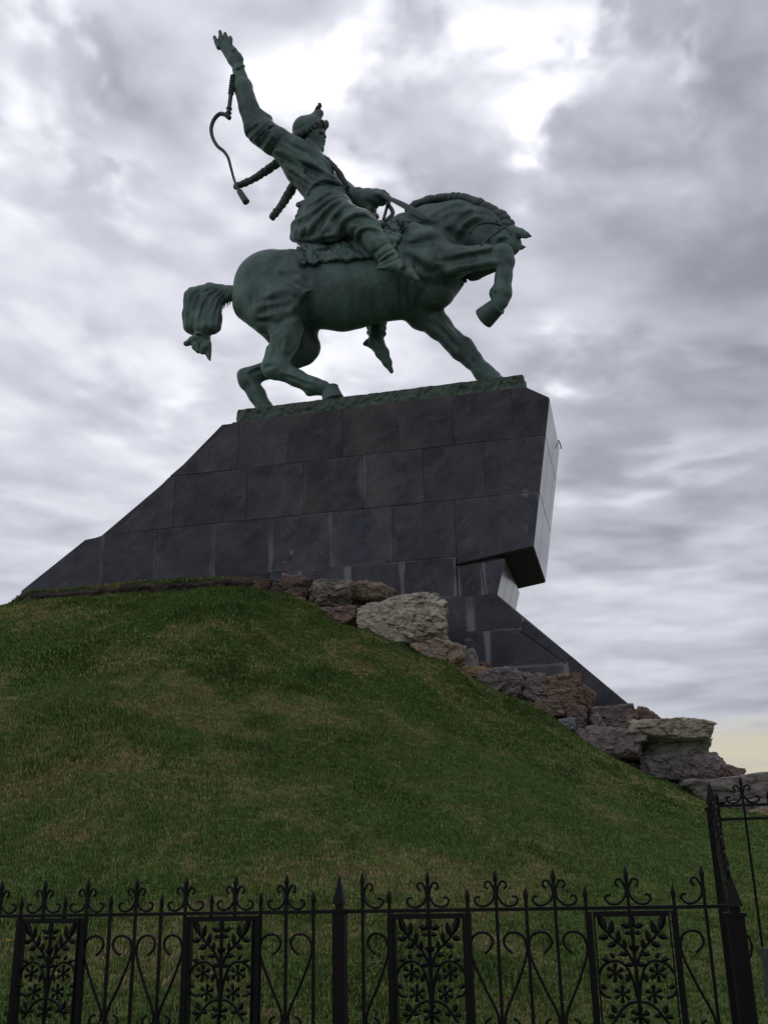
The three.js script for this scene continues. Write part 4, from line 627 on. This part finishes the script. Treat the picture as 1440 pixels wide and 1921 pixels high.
{
  // [name label, px, py, width, height (photo pixels), z of the middle, depth factor, options, turn]
  const rocks = [
    ['low dark brown block at the right end of the earth bank', 494, 1102, 44, 22, 0.55, 1, { c: BRN, c2: BRN2 }, 0.1, -0.05],
    ['dark brown sloping block under the flat reddish slab', 545, 1112, 74, 40, 0.5, 1, { c: BRN2, c2: BRN }, 0.2, -0.25],
    ['flat reddish slab tilted against the pedestal', 560, 1094, 66, 22, 0.42, 1.2, { c: RED, c2: BRN }, 0, -0.28],
    ['thin flat stone lying in the turf', 556, 1129, 42, 7, 0.9, 1.5, { c: TAN, c2: BRN }, 0, 0],
    ['dark grey block with a pale top edge beside the tan boulder', 622, 1117, 88, 50, 0.6, 1, { c: PALE2, c2: [0.11, 0.095, 0.085], strata: 0.08 }, 0.15, -0.12],
    ['tan rounded boulder resting against the pedestal above the large pale boulder', 702, 1116, 92, 46, 0.42, 1, { c: [0.22, 0.17, 0.11], c2: PALE2, round: 1 }, -0.2, -0.08],
    ['large pale flat topped boulder, the biggest of the row', 735, 1166, 146, 74, 0.95, 0.8, { c: PALE, c2: PALE2, strata: 0.06, cuts: 12, detail: 48, lobe: [[792, 1172, 96, 92, 1.0], [778, 1146, 104, 46, 0.8], [740, 1188, 90, 52, 1.15]] }, 0.15, 0.1],
    ['small reddish stone in the turf left of the large pale boulder', 612, 1150, 40, 20, 1.0, 1, { c: PUR, c2: RED }, 0, 0],
    ['red brown stone partly buried left of the large pale boulder', 645, 1160, 66, 36, 1.0, 1, { c: RED, c2: [0.2, 0.12, 0.09] }, 0, 0.1],
    ['jagged tan and pink stone below the large pale boulder', 828, 1228, 110, 44, 0.95, 0.9, { c: TAN, c2: PUR, cuts: 14 }, 0.1, -0.25],
    ['small grey upright stone leaning on the jagged tan stone', 880, 1240, 34, 40, 0.7, 1, { c: GRY, c2: PUR }, 0.3, 0.2],
    ['small dark red stone behind the flat yellowish slab', 905, 1250, 36, 16, 0.5, 1, { c: BRN, c2: RED }, 0, -0.1],
    ['flat yellowish slab at the edge of the turf', 888, 1262, 76, 20, 0.95, 1, { c: [0.3, 0.22, 0.12], c2: TAN }, 0, -0.08],
    ['large purple grey boulder with a rough left flank', 941, 1286, 88, 62, 0.85, 0.9, { c: PUR, c2: [0.12, 0.1, 0.105], strata: 0.07 }, -0.2, 0],
    ['square purple block wedged between the purple boulder and the brown overhang', 1003, 1298, 44, 54, 0.7, 1, { c: PUR, c2: PUR2 }, 0.1, 0],
    ['small grey stone behind the square purple block', 984, 1271, 22, 16, 0.4, 1, { c: GRY, c2: PUR }, 0, 0],
    ['brown overhanging rock with a pale tan top', 1052, 1301, 84, 62, 0.6, 0.9, { c: [0.2, 0.15, 0.11], c2: BRN, strata: 0.12, cuts: 13 }, 0.2, 0.05],
    ['striped tan stone at the turf edge under the square purple block', 1024, 1337, 60, 36, 0.95, 1, { c: [0.23, 0.18, 0.13], c2: PUR2, strata: 0.14 }, 0, 0.3],
    ['round red brown boulder below the brown overhang', 1079, 1347, 56, 52, 0.8, 0.9, { c: [0.16, 0.1, 0.085], c2: PUR2, round: 1 }, 0, 0],
    ['small light grey cube of stone in the turf', 1063, 1360, 34, 24, 1.15, 1, { c: [0.2, 0.21, 0.22], c2: GRY }, 0.1, 0],
    ['rusty rubble stone beside the sloping foot of the pedestal', 1098, 1316, 34, 46, 0.35, 1, { c: BRN, c2: RED }, 0, -0.5],
    ['wide purple brown block under the tip of the pedestal', 1150, 1350, 88, 50, 0.55, 0.8, { c: [0.14, 0.1, 0.1], c2: PUR2, strata: 0.08 }, 0.05, 0],
    ['narrow grey stone leaning on the wide purple brown block', 1123, 1358, 18, 34, 0.9, 1, { c: GRY, c2: PUR }, 0, 0.5],
    ['rusty jagged stone right of the tip of the pedestal', 1212, 1352, 48, 36, 0.3, 1, { c: BRN, c2: RED, cuts: 14 }, 0, -0.5],
    ['dark shelf of earth coloured rock below the wide purple block', 1150, 1374, 120, 18, 0.6, 1, { c: BRN, c2: BRN2 }, 0, 0],
    ['long purple grey block at the turf edge left of the hollow', 1136, 1398, 122, 64, 0.95, 0.8, { c: [0.2, 0.165, 0.155], c2: PUR, strata: 0.06 }, 0.1, -0.05],
    ['broad pale ledge slab overhanging the hollow', 1258, 1374, 166, 36, 0.75, 1, { c: PALE, c2: [0.24, 0.21, 0.15], strata: 0.08, detail: 34 }, 0.1, -0.03],
    ['pale hump of rock on the broad ledge slab', 1240, 1364, 76, 22, 0.55, 1.2, { c: PALE, c2: PALE2 }, 0, 0],
    ['greenish grey hollowed rock under the broad ledge slab', 1268, 1408, 134, 56, 0.5, 0.8, { c: GREEN, c2: [0.13, 0.14, 0.12], strata: 0.12, cuts: 14, detail: 34 }, 0.1, 0],
    ['blue grey flat faced block below the greenish hollowed rock', 1248, 1444, 92, 42, 0.85, 0.9, { c: [0.15, 0.14, 0.15], c2: PUR2 }, 0.1, 0],
    ['small dark stone at the turf edge left of the blue grey block', 1216, 1445, 30, 26, 1.0, 1, { c: PUR2, c2: BRN }, 0, 0],
    ['purple brown block right of the blue grey block', 1318, 1440, 84, 52, 0.7, 0.9, { c: PUR, c2: RED, cuts: 13 }, 0, 0.05],
    ['rusty tapering stone at the right end of the purple brown block', 1362, 1452, 56, 32, 0.5, 1, { c: BRN, c2: RED }, 0, -0.4],
    ['long flat grey slab behind the spiked far fence post', 1370, 1484, 200, 46, 1.0, 0.8, { c: [0.24, 0.22, 0.2], c2: PUR, strata: 0.1, detail: 34 }, 0.05, 0.07],
    ['pinkish block on the long flat slab at the right edge', 1425, 1486, 90, 44, 0.9, 0.8, { c: [0.19, 0.15, 0.145], c2: PUR }, 0, 0.05],
    ['grey stone under the right end of the long flat slab', 1420, 1516, 110, 34, 1.25, 0.8, { c: GRY, c2: PUR2 }, 0, 0.1],
    ['orange tan stone low at the right edge', 1436, 1526, 72, 22, 1.6, 0.8, { c: [0.25, 0.16, 0.1], c2: TAN }, 0, 0.15],
    ['tiny pale stone in the turf below the brown block', 492, 1114, 10, 9, 0.85, 1, { c: PALE, c2: GRY, detail: 8 }, 0, 0],
    ['small grey flat stone lying in the turf below the sloping block', 521, 1124, 22, 10, 0.95, 1, { c: GRY, c2: PALE2, detail: 10 }, 0, -0.2],
  ];
  rocks.forEach(([label, x, y, w, h, n, df, o, turn, tilt], i) => {
    const p = L(x, y, n), k = perPx(p), hh = h * k * 1.06, ww = w * k, dd = clamp((ww + hh) * 0.6 * df, 0.12, 1.5);
    let g = rockGeo(i + 3, ww, hh, dd, o); g.rotateY(turn || 0); g.rotateZ(tilt || 0);
    if (o.lobe) { const parts = [g]; o.lobe.forEach(([lx, ly, lw, lh, ln], q) => { const lp = L(lx, ly, ln), lk = perPx(lp), e = rockGeo(i + 50 + q, lw * lk, lh * lk * 1.06, (lw + lh) * lk * 0.5, { ...o, cuts: 8 }); e.rotateZ(0.06); e.translate(lp.x - p.x, lp.y - p.y, lp.z - p.z); parts.push(e); }); g = mergeGeometries(parts); }
    const m = mesh('rock', g, rockMat); m.position.copy(p); tag(m, label, 'rock', 'rocks heaped along the foot of the pedestal');
  });
  const r = rng(91), gs = []; // rubble and earth in the gaps
  for (let i = 0; i < 260; i++) { const t = r(), x = mix(600, 1400, t), y = mix(1165, 1510, t) + (r() - 0.72) * 40, n = 0.2 + r() * 0.7, u = L(x, y, n).x, p = new THREE.Vector3(u, R(u) - 0.08 + 0.1 * r(), n), g = new THREE.IcosahedronGeometry(0.05 + 0.11 * r() * r(), 2); g.scale(1.2, 0.8, 1); const q = g.attributes.position; for (let k = 0; k < q.count; k++) { const f = 1 + 0.3 * vn(q.getX(k) * 20 + i, q.getY(k) * 20, q.getZ(k) * 20); q.setXYZ(k, q.getX(k) * f, q.getY(k) * f, q.getZ(k) * f); } g.computeVertexNormals(); g.translate(p.x, p.y, p.z); const c = mix3(BRN, PUR2, r()); gs.push(dress(g, () => c)); }
  tag(mesh('rubble', mergeGeometries(gs), rockMat), 'small brown rubble and earth filling the gaps between the rocks', 'rubble', null, 'stuff');
}

// ---------------------------------------------------------------- the iron fence
const FP = (x, y) => L(x, y, NF);
const MPX = FP(760, 1710).x - FP(759, 1710).x;                  // metres per pixel of the photograph at the fence
const railY = (FP(700, 1708).y + FP(1100, 1705).y) / 2, railYL = railY, TALL = 0.152, SHORT = 0.083;
function barGeo(x, z, y0, tip, r = 0.0062) { const g = new THREE.BoxGeometry(r * 2, tip - 0.05 - y0, r * 2); g.translate(x, (tip - 0.05 + y0) / 2, z); return g; }
function tipGeo(x, z, tip, s = 1) { const g = new THREE.LatheGeometry([[0.0058, -0.062], [0.0078, -0.055], [0.0068, -0.05], [0.0108, -0.034], [0.0082, -0.018], [0.004, -0.006], [0, 0]].map(([a, b]) => new THREE.Vector2(a * s, b * s)), 10); g.translate(x, tip, z); return g; }
const flat = (pts, z, r, seg) => tube(pts.map(([x, y]) => new THREE.Vector3(x, y, z)), r, seg, 6);
const FLEUR = [[-14, -32], [-19, -36], [-18, -43], [-12, -45], [-6, -38], [-2.5, -24], [-8, -11], [-20, -3.5], [-33, -5], [-39, -13], [-35, -19], [-29, -18]];
const HEART = [[23, 73], [13, 64], [9, 53], [15, 41], [27, 38], [40, 44], [46, 59], [45, 74], [27, 123], [7, 169], [5, 183], [10, 194], [18, 198], [27, 189], [25, 181], [18, 177]];
function leafGeo(base, tip, w, z) { // pointed leaf with a raised midrib
  const d = [tip[0] - base[0], tip[1] - base[1]], l = Math.hypot(...d), ux = d[0] / l, uy = d[1] / l, pos = [], idx = [], N = 8;
  for (let i = 0; i <= N; i++) { const t = i / N, hw = w / 2 * Math.pow(Math.sin(Math.PI * Math.pow(t, 0.8)), 0.85) + 0.0008, cx = base[0] + ux * l * t, cy = base[1] + uy * l * t; for (const [s, zz] of [[1, 0.001], [0, 0.009], [-1, 0.001], [0, -0.006]]) pos.push(cx - uy * hw * s, cy + ux * hw * s, z + zz); }
  for (let i = 0; i < N; i++) for (let q = 0; q < 4; q++) { const a = i * 4 + q, b = i * 4 + ((q + 1) % 4); idx.push(a, b, a + 4, b, b + 4, a + 4); }
  const g0 = new THREE.BufferGeometry(); g0.setAttribute('position', new THREE.Float32BufferAttribute(pos, 3)); g0.setIndex(idx); const g = g0.toNonIndexed(); g.computeVertexNormals(); return g;
}
// the cast panel, read off once about its own middle line and then placed
const panelPt = (zx, zy) => { const c = 757 + (zy - 260) * 0.0414, p = FP(700 + zx / 7.2, 1680 + zy / 7.2), m = FP(700 + c / 7.2, 1680 + zy / 7.2); return [p.x - m.x, p.y - railY]; };
const PANEL = { leaves: [], flowers: [], stems: [] };
{
  const leaf = (bx, by, tx, ty, w, both = true) => { const b = panelPt(bx, by), t = panelPt(tx, ty), ww = w * MPX / 7.2; PANEL.leaves.push([b, t, ww]); if (both) PANEL.leaves.push([[-b[0], b[1]], [-t[0], t[1]], ww]); };
  leaf(762, 470, 757, 262, 84, false); leaf(740, 455, 595, 412, 62); leaf(748, 535, 638, 518, 48); leaf(772, 765, 702, 680, 46); leaf(771, 760, 771, 640, 40, false);
  leaf(410, 505, 308, 262, 92); leaf(468, 548, 502, 355, 78); leaf(440, 572, 295, 596, 66); leaf(565, 655, 580, 480, 66); leaf(545, 660, 408, 705, 68); leaf(652, 735, 650, 600, 58); leaf(695, 805, 548, 798, 54); leaf(760, 950, 640, 924, 54);
  leaf(445, 890, 305, 850, 50); leaf(510, 860, 445, 778, 48); leaf(690, 1050, 655, 1175, 66); leaf(300, 1200, 395, 1250, 58); leaf(490, 1575, 440, 1445, 70); leaf(480, 1610, 355, 1600, 56); leaf(530, 1600, 640, 1590, 50);
  PANEL.flowers = [[505, 1045, 112], [590, 1320, 106], [815, 1610, 120]].map(([x, y, r]) => [...panelPt(x, y), r * MPX / 7.2]);
  const stem = (...p) => PANEL.stems.push(p.map(([x, y]) => panelPt(x, y)));
  stem([815, 1900], [805, 1420], [788, 1000], [770, 700], [764, 470]); stem([785, 985], [742, 885], [660, 745], [560, 652], [450, 548], [395, 480]); stem([792, 1400], [752, 1200], [700, 1040], [630, 932], [540, 890], [450, 897], [360, 945], [292, 1050]); stem([292, 1275], [345, 1340], [435, 1368]); stem([430, 1720], [520, 1590], [580, 1510], [680, 1440], [806, 1415]);
}
const PH = 0.187;                                               // half the panel's width
function floralPanel(parent, cx, hw, y0) {
  const p = new THREE.Group(); p.name = 'floral_panel'; p.position.set(cx, railY, NF); parent.add(p); p.position.sub(parent.position); const n = parent.children.filter((c) => c.name.startsWith('floral_panel')).length; if (n > 1) p.name = `floral_panel_${String(n - 1).padStart(3, '0')}`;
  const s = hw / PH, Z = NF + 0.004, fr = [];
  for (const q of [-1, 1]) { const g = new THREE.BoxGeometry(0.024, railY - 0.012 - y0, 0.026); g.translate(cx + q * (hw - 0.01), (railY - 0.012 + y0) / 2, NF); fr.push(g); const h = new THREE.BoxGeometry(0.006, railY - 0.03 - y0, 0.036); h.translate(cx + q * (hw - 0.03), (railY - 0.03 + y0) / 2, NF); fr.push(h); }
  const t = new THREE.BoxGeometry(hw * 2 - 0.054, 0.02, 0.024); t.translate(cx, railY - 0.022, NF); fr.push(t); const b = t.clone(); b.translate(0, -(railY - y0) + 0.09, 0); fr.push(b);
  mesh('panel_frame', mergeGeometries(fr), iron, p);
  for (const [a, c, w] of PANEL.leaves) mesh('leaf', leafGeo([cx + a[0] * s, railY + a[1]], [cx + c[0] * s, railY + c[1]], w, Z), iron, p);
  for (const [x, y, r] of PANEL.flowers) for (const q of Math.abs(x) > 0.02 ? [-1, 1] : [1]) { const gs = []; for (let k = 0; k < 6; k++) { const a = k * Math.PI / 3 + 0.45 * q; const pt = leafGeo([0, 0], [1, 0], 0.5, 0), ps = pt.attributes.position; for (let v_ = 0; v_ < ps.count; v_++) { const t = ps.getX(v_), blunt = 0.2 + 0.8 * t; const px_ = t * r * 0.98, py_ = Math.sign(ps.getY(v_)) * r * 0.3 * blunt * (Math.abs(ps.getY(v_)) > 1e-4 ? 1 : 0) * (t > 0.97 ? 0.55 : 1); ps.setXYZ(v_, cx + q * x * s + Math.cos(a) * px_ - Math.sin(a) * py_, railY + y + Math.sin(a) * px_ + Math.cos(a) * py_, Z + ps.getZ(v_)); } pt.computeVertexNormals(); gs.push(pt); } const g = new THREE.SphereGeometry(r * 0.2, 10, 8).toNonIndexed(); g.deleteAttribute('uv'); g.translate(cx + q * x * s, railY + y, Z + 0.004); gs.push(g); mesh('flower', mergeGeometries(gs), iron, p); }
  PANEL.stems.forEach((st, i) => { for (const q of i ? [-1, 1] : [1]) mesh('stem', flat(st.map(([x, y]) => [cx + q * x * s, railY + y]), NF, i ? 0.0062 : 0.0085, 36), iron, p); });
}
const fy0 = 0.12;
function section(label, spec) {
  const t = thing('iron_fence', label, 'fence', [spec.x0, fy0, NF], 'black wrought iron fence sections');
  const rl = (y, h = 0.014) => { const g = new THREE.BoxGeometry(spec.x1 - spec.x0, h, 0.022); g.translate((spec.x0 + spec.x1) / 2, y, NF); mesh('rail', g, iron, t); }; rl(railY); rl(fy0 + 0.15, 0.016);
  for (const [px, kind] of spec.bars) { const x = FP(px, 1708).x, tip = railY + (kind === 'tall' ? TALL : SHORT), stop = spec.panels.some(([c, w]) => Math.abs(FP(c, 1708).x - x) < (w - 3) * MPX * 0.5); const b = mesh('bar', barGeo(x, NF, stop ? railY - 0.012 : fy0, tip), iron, t); mesh('spear_tip', tipGeo(x, NF, tip), iron, b); }
  for (const [px, side, k] of spec.fleurs) { const x = FP(px, 1708).x; for (const q of side) mesh('scroll', flat(FLEUR.map(([a, b]) => [x + q * a * MPX * (k || 1), railY + 0.006 - b * MPX * 1.0]), NF, 0.0055, 40), iron, t); }
  for (const [px, side, gap] of spec.hearts) { const x = FP(px, 1708).x; for (const q of side) mesh('heart_scroll', flat(HEART.map(([a, b]) => [x + q * a * gap / 49, railY - b * MPX * 1.0]), NF + 0.002, 0.006, 60), iron, t); }
  for (const [c, w] of spec.panels) floralPanel(t, FP(c, 1708).x, w * MPX / 2, fy0 + 0.12);
}
const un = (a, b) => FP(b, 1708).x - FP(a, 1708).x;
section('black iron fence section with two floral panels right of the middle post', { x0: FP(648, 1708).x, x1: FP(1364, 1708).x,
  bars: [[680, 'tall'], [730, 'short'], [803, 'tall'], [877, 'short'], [931, 'tall'], [987, 'short'], [1041, 'tall'], [1099, 'short'], [1179, 'tall'], [1265, 'short'], [1323, 'tall']],
  fleurs: [[680, [-1]], [803, [-1, 1]], [931, [-1, 1]], [1041, [-1, 1]], [1179, [-1, 1]], [1323, [1]]].map(([a, b]) => [a, b.map((q) => (b.length === 1 ? q : q))]),
  hearts: [[680, [1], un(680, 730)], [931, [-1, 1], un(931, 987)], [1041, [-1, 1], un(1041, 1099)], [1323, [-1], un(1265, 1323)]], panels: [[804, un(727, 881) / MPX], [1182, un(1097, 1267) / MPX]] });
section('black iron fence section left of the middle post, leaving the frame on the left', { x0: FP(-140, 1728).x, x1: FP(627, 1708).x,
  bars: [[-125, 'short'], [-84, 'tall'], [-43, 'short'], [0, 'tall'], [40, 'short'], [82, 'tall'], [122, 'short'], [163, 'tall'], [208, 'short'], [255, 'tall'], [303, 'short'], [348, 'tall'], [397, 'short'], [441, 'tall'], [489, 'short'], [537, 'tall'], [588, 'short']],
  fleurs: [-84, 0, 82, 163, 255, 348, 441, 537].map((x) => [x, [-1, 1], 0.92]), hearts: [[-43, [-1, 1], un(-43, 0)], [208, [-1, 1], un(208, 255)], [303, [-1, 1], un(303, 348)], [537, [-1, 1], un(537, 588)]], panels: [[100, un(36, 163) / MPX], [418, un(348, 489) / MPX]] });
function fencePost(label, x, z, y0, top, w) { // top: height of the point
  const t = thing('fence_post', label, 'fence post', [x, y0, z], 'square iron fence posts with pointed tops'), g = new THREE.BoxGeometry(w, top - 0.155 - y0, w); g.translate(x, (top - 0.155 + y0) / 2, z); mesh('post', g, iron, t);
  const c = new THREE.BoxGeometry(w * 1.3, 0.014, w * 1.3); c.translate(x, top - 0.148, z); const n = new THREE.BoxGeometry(w * 0.62, 0.022, w * 0.62); n.translate(x, top - 0.13, z); mesh('cap', mergeGeometries([c, n]), iron, t);
  const k = new THREE.ConeGeometry(w * 0.7, 0.12, 4, 1); k.rotateY(Math.PI / 4); k.translate(x, top - 0.06, z); const kb = k.toNonIndexed(); kb.computeVertexNormals(); mesh('point', kb, iron, t);
}
const zBack = NF - 1.75, farP = L(1318, 1466, zBack), farBase = hgt(farP.x + 0.05, zBack) - 0.15;
fencePost('slim square iron post between the two front fence sections', FP(637, 1700).x, NF, fy0, FP(637, 1638).y, 0.052);
const cornerX = FP(1376, 1700).x; fencePost('thick iron corner post at the right end of the front fence', cornerX, NF, fy0, FP(1372, 1638).y, 0.062);
fencePost('far iron post higher up the slope behind the corner post', farP.x + 0.03, zBack, farBase, farP.y, 0.062);
{ // the run that climbs from the corner to the far post, seen end on
  const t = thing('iron_fence', 'short iron fence run climbing edge on from the corner post to the far post', 'fence', [cornerX, fy0, NF], 'black wrought iron fence sections');
  const zA = NF - 0.06, zB = zBack + 0.06, x0 = cornerX, x1 = farP.x + 0.03, yA = railY + 0.0, yB = farP.y - 0.2, N = 12, at3 = (t_, y) => new THREE.Vector3(mix(x0, x1, t_), y, mix(zA, zB, t_));
  for (const dy of [0, -0.14]) mesh('rail', tube([at3(0, yA + dy), at3(0.5, (yA + yB) / 2 + dy), at3(1, yB + dy)], 0.011, 6, 6), iron, t);
  for (let i = 1; i < N; i++) { const s = i / N, yr = mix(yA, yB, s), p = at3(s, yr), tip = yr + (i % 2 ? TALL : SHORT), b = mesh('bar', barGeo(p.x, p.z, hgt(p.x, p.z) - 0.05, tip), iron, t); mesh('spear_tip', tipGeo(p.x, p.z, tip), iron, b); if (i % 2) for (const q of [-1, 1]) { const pts = FLEUR.map(([a, c]) => new THREE.Vector3(p.x, yr + 0.006 - c * MPX, p.z + q * a * MPX)); mesh('scroll', tube(pts, 0.006, 30, 5), iron, t); } }
}
{ // the far run to the right, with two rails
  const X0 = farP.x + 0.06, X1 = L(1700, 1530, zBack).x, yr = L(1380, 1511, zBack).y, y2_ = L(1380, 1536.5, zBack).y, k = perPx(farP), t = thing('iron_fence', 'far iron fence section with two rails to the right of the far post', 'fence', [X0, farBase, zBack], 'black wrought iron fence sections');
  for (const y of [yr, y2_]) { const g = new THREE.BoxGeometry(X1 - X0, 0.014, 0.022); g.translate((X0 + X1) / 2, y, zBack); mesh('rail', g, iron, t); }
  const xs = [[1346, 'short'], [1394, 'tall'], [1442, 'short'], [1490, 'tall'], [1540, 'short'], [1590, 'tall']];
  for (const [px, kind] of xs) { const x = L(px, 1512, zBack).x, tip = yr + (kind === 'tall' ? L(1388, 1456, zBack).y - yr : L(1342, 1486, zBack).y - yr), b = mesh('bar', barGeo(x, zBack, hgt(x, zBack) - 0.1, tip), iron, t); mesh('spear_tip', tipGeo(x, zBack, tip), iron, b);
    if (kind === 'tall') for (const q of [-1, 1]) mesh('scroll', tube(FLEUR.map(([a, c]) => new THREE.Vector3(x + q * a * MPX, yr + 0.006 - c * MPX, zBack)), 0.006, 40, 6), iron, t);
    else for (const q of [1]) mesh('heart_scroll', tube([[0, 330], [2, 270], [4, 235], [12, 222], [26, 222], [33, 240], [28, 256], [22, 262]].map(([a, c]) => new THREE.Vector3(x + a * MPX * 1.1, yr - c * k, zBack + 0.002)), 0.007, 40, 6), iron, t); }
}
{ // cut stone beside the corner post
  const p = L(1474, 1812, NF - 0.25), g = new THREE.BoxGeometry(0.16, 0.5, 0.34, 8, 20, 12), q = g.attributes.position; for (let i = 0; i < q.count; i++) { const x = q.getX(i), y = q.getY(i), z = q.getZ(i), n = 0.012 * fbm(x * 12, y * 12, z * 12, 3); q.setXYZ(i, x + n, y + n * 0.6, z + n); } g.computeVertexNormals(); g.rotateY(0.25);
  const m = mesh('kerb_stone', dress(g, (x, y, z) => { const f = 0.85 + 0.4 * fbm(x * 9, y * 9, z * 9, 3); return [0.1 * f, 0.1 * f, 0.105 * f]; }), rockMat); m.position.set(p.x + 0.04, L(1440, 1782, NF - 0.25).y - 0.25, NF - 0.25); tag(m, 'grey cut stone block standing right of the corner post', 'stone block');
}
{ // one dandelion by the left panel
  const n = NF - 1.4, p = L(19, 1765, n), h = hgt(p.x, n), t = thing('dandelion', 'single yellow dandelion flower in the grass at the left edge', 'flower', [p.x, h, n]), yel = new THREE.MeshStandardMaterial({ color: new THREE.Color().setRGB(0.62, 0.42, 0.03), roughness: 0.8 }), gs = [];
  for (let i = 0; i < 22; i++) { const g = new THREE.ConeGeometry(0.004, 0.02, 4); g.translate(0, 0.012, 0); g.rotateZ(1.25); g.rotateY(i * 0.286 * 2); g.translate(p.x, p.y, n); gs.push(g); } mesh('blossom', mergeGeometries(gs), yel, t); mesh('stem', tube([new THREE.Vector3(p.x, h - 0.02, n), new THREE.Vector3(p.x + 0.01, (h + p.y) / 2, n), p], 0.002, 5, 5), new THREE.MeshStandardMaterial({ color: new THREE.Color().setRGB(0.06, 0.1, 0.03), roughness: 0.9 }), t);
}

// ---------------------------------------------------------------- turf: tufts of blades over the mound
{
  const tuft = (sd, n, len, spread) => {
    const r = rng(sd), pos = [], idx = [], nor = [];
    for (let i = 0; i < n; i++) {
      const a = r() * 6.283, rr = spread * Math.sqrt(r()), x = Math.cos(a) * rr, z = Math.sin(a) * rr, l = len * (0.55 + 0.7 * r()), b = r() * 6.283, lean = l * (0.2 + 0.75 * r()), w = 0.0022 + 0.0018 * r(), o = pos.length / 3, wx = Math.cos(b + 1.57) * w, wz = Math.sin(b + 1.57) * w, dx = Math.cos(b) * lean, dz = Math.sin(b) * lean;
      pos.push(x - wx, -0.012, z - wz, x + wx, -0.012, z + wz, x + dx * 0.35 - wx * 0.8, l * 0.6, z + dz * 0.35 - wz * 0.8, x + dx * 0.35 + wx * 0.8, l * 0.6, z + dz * 0.35 + wz * 0.8, x + dx, l * (0.85 - 0.3 * lean / l), z + dz);
      idx.push(o, o + 1, o + 2, o + 1, o + 3, o + 2, o + 2, o + 3, o + 4);
    }
    const g = new THREE.BufferGeometry(); g.setAttribute('position', new THREE.Float32BufferAttribute(pos, 3)); g.setIndex(idx); g.computeVertexNormals(); return g;
  };
  const mat = () => new THREE.MeshStandardMaterial({ color: 0xffffff, roughness: 0.75, side: THREE.DoubleSide });
  const green = tuft(3, 14, 0.04, 0.035), dry = tuft(17, 12, 0.034, 0.045), r = rng(2024), G = [], Dn = [], ped = (u, n) => n < 0.02 && n > PZ - 0.05 && u > pL4[0] && u < pBt3[0];
  const v = new THREE.Vector3(), fr = new THREE.Matrix4().multiplyMatrices(camera.projectionMatrix, camera.matrixWorldInverse); camera.updateProjectionMatrix(); fr.multiplyMatrices(camera.projectionMatrix, camera.matrixWorldInverse);
  const m4 = new THREE.Matrix4(), e = new THREE.Euler(), q = new THREE.Quaternion(), s = new THREE.Vector3(), N = 900000;
  for (let i = 0; i < N; i++) {
    const u = mix(-11.5, 8.5, r()), n = mix(-0.1, NF + 0.5, r()), d = Math.hypot(u - CAM.x, n - CAM.z), keep = r(), k1 = r(), k2 = r(), k3 = r(), k4 = r(), k5 = r();
    if (keep > Math.min(1, Math.pow(8.5 / d, 0.85))) continue;
    const h = hgt(u, n); v.set(u, h, n).applyMatrix4(fr); if (Math.abs(v.x) > 1.12 || v.y < -1.25 || v.z > 1) continue;
    if (n < 0.62 && (u > U_LIP - 0.1 || n > 0.5)) continue; if (n < 1.0 && u > U_LIP && h > 0.3 && n < 0.85) continue; if (ped(u, n)) continue;
    const pt = patch(u, n), cl = fbm(u * 1.3 + 40, n * 1.3, 7, 3), isDry = k1 < 0.07 + 0.66 * sstep(0.38, 0.9, pt);
    const sc = (0.48 + 0.55 * k2) * (isDry ? 0.85 : 1 + 0.6 * sstep(0.1, 0.5, cl));
    e.set((k3 - 0.5) * 0.4, k4 * 6.283, (k5 - 0.5) * 0.4); q.setFromEuler(e); s.set(sc * (d > 12 ? 1.5 : 1), sc, sc * (d > 12 ? 1.5 : 1)); m4.compose(v.set(u, h, n), q, s);
    const b = 0.75 + 0.5 * k2 - 0.15 * sstep(0.1, 0.5, cl), c = isDry ? mix3([0.36, 0.32, 0.14], [0.23, 0.19, 0.085], k5).map((x) => x * b) : mix3([0.074, 0.156, 0.03], [0.172, 0.222, 0.052], clamp(0.6 * k3 + 0.5 * pt)).map((x) => x * b);
    (isDry ? Dn : G).push([m4.clone(), c]);
  }
  const put = (list, g, name, label) => { const im = new THREE.InstancedMesh(g, mat(), list.length), c = new THREE.Color(); list.forEach(([m, k], i) => { im.setMatrixAt(i, m); im.setColorAt(i, c.setRGB(...k)); }); im.name = numbered(name); im.castShadow = im.receiveShadow = true; scene.add(im); tag(im, label, 'grass', null, 'stuff'); };
  put(G, green, 'grass', 'short green turf covering the mound'); put(Dn, dry, 'dry_grass', 'dry straw coloured grass in worn patches of the mound');
  console.log('tufts', G.length, Dn.length);
}

renderer.render(scene, camera);
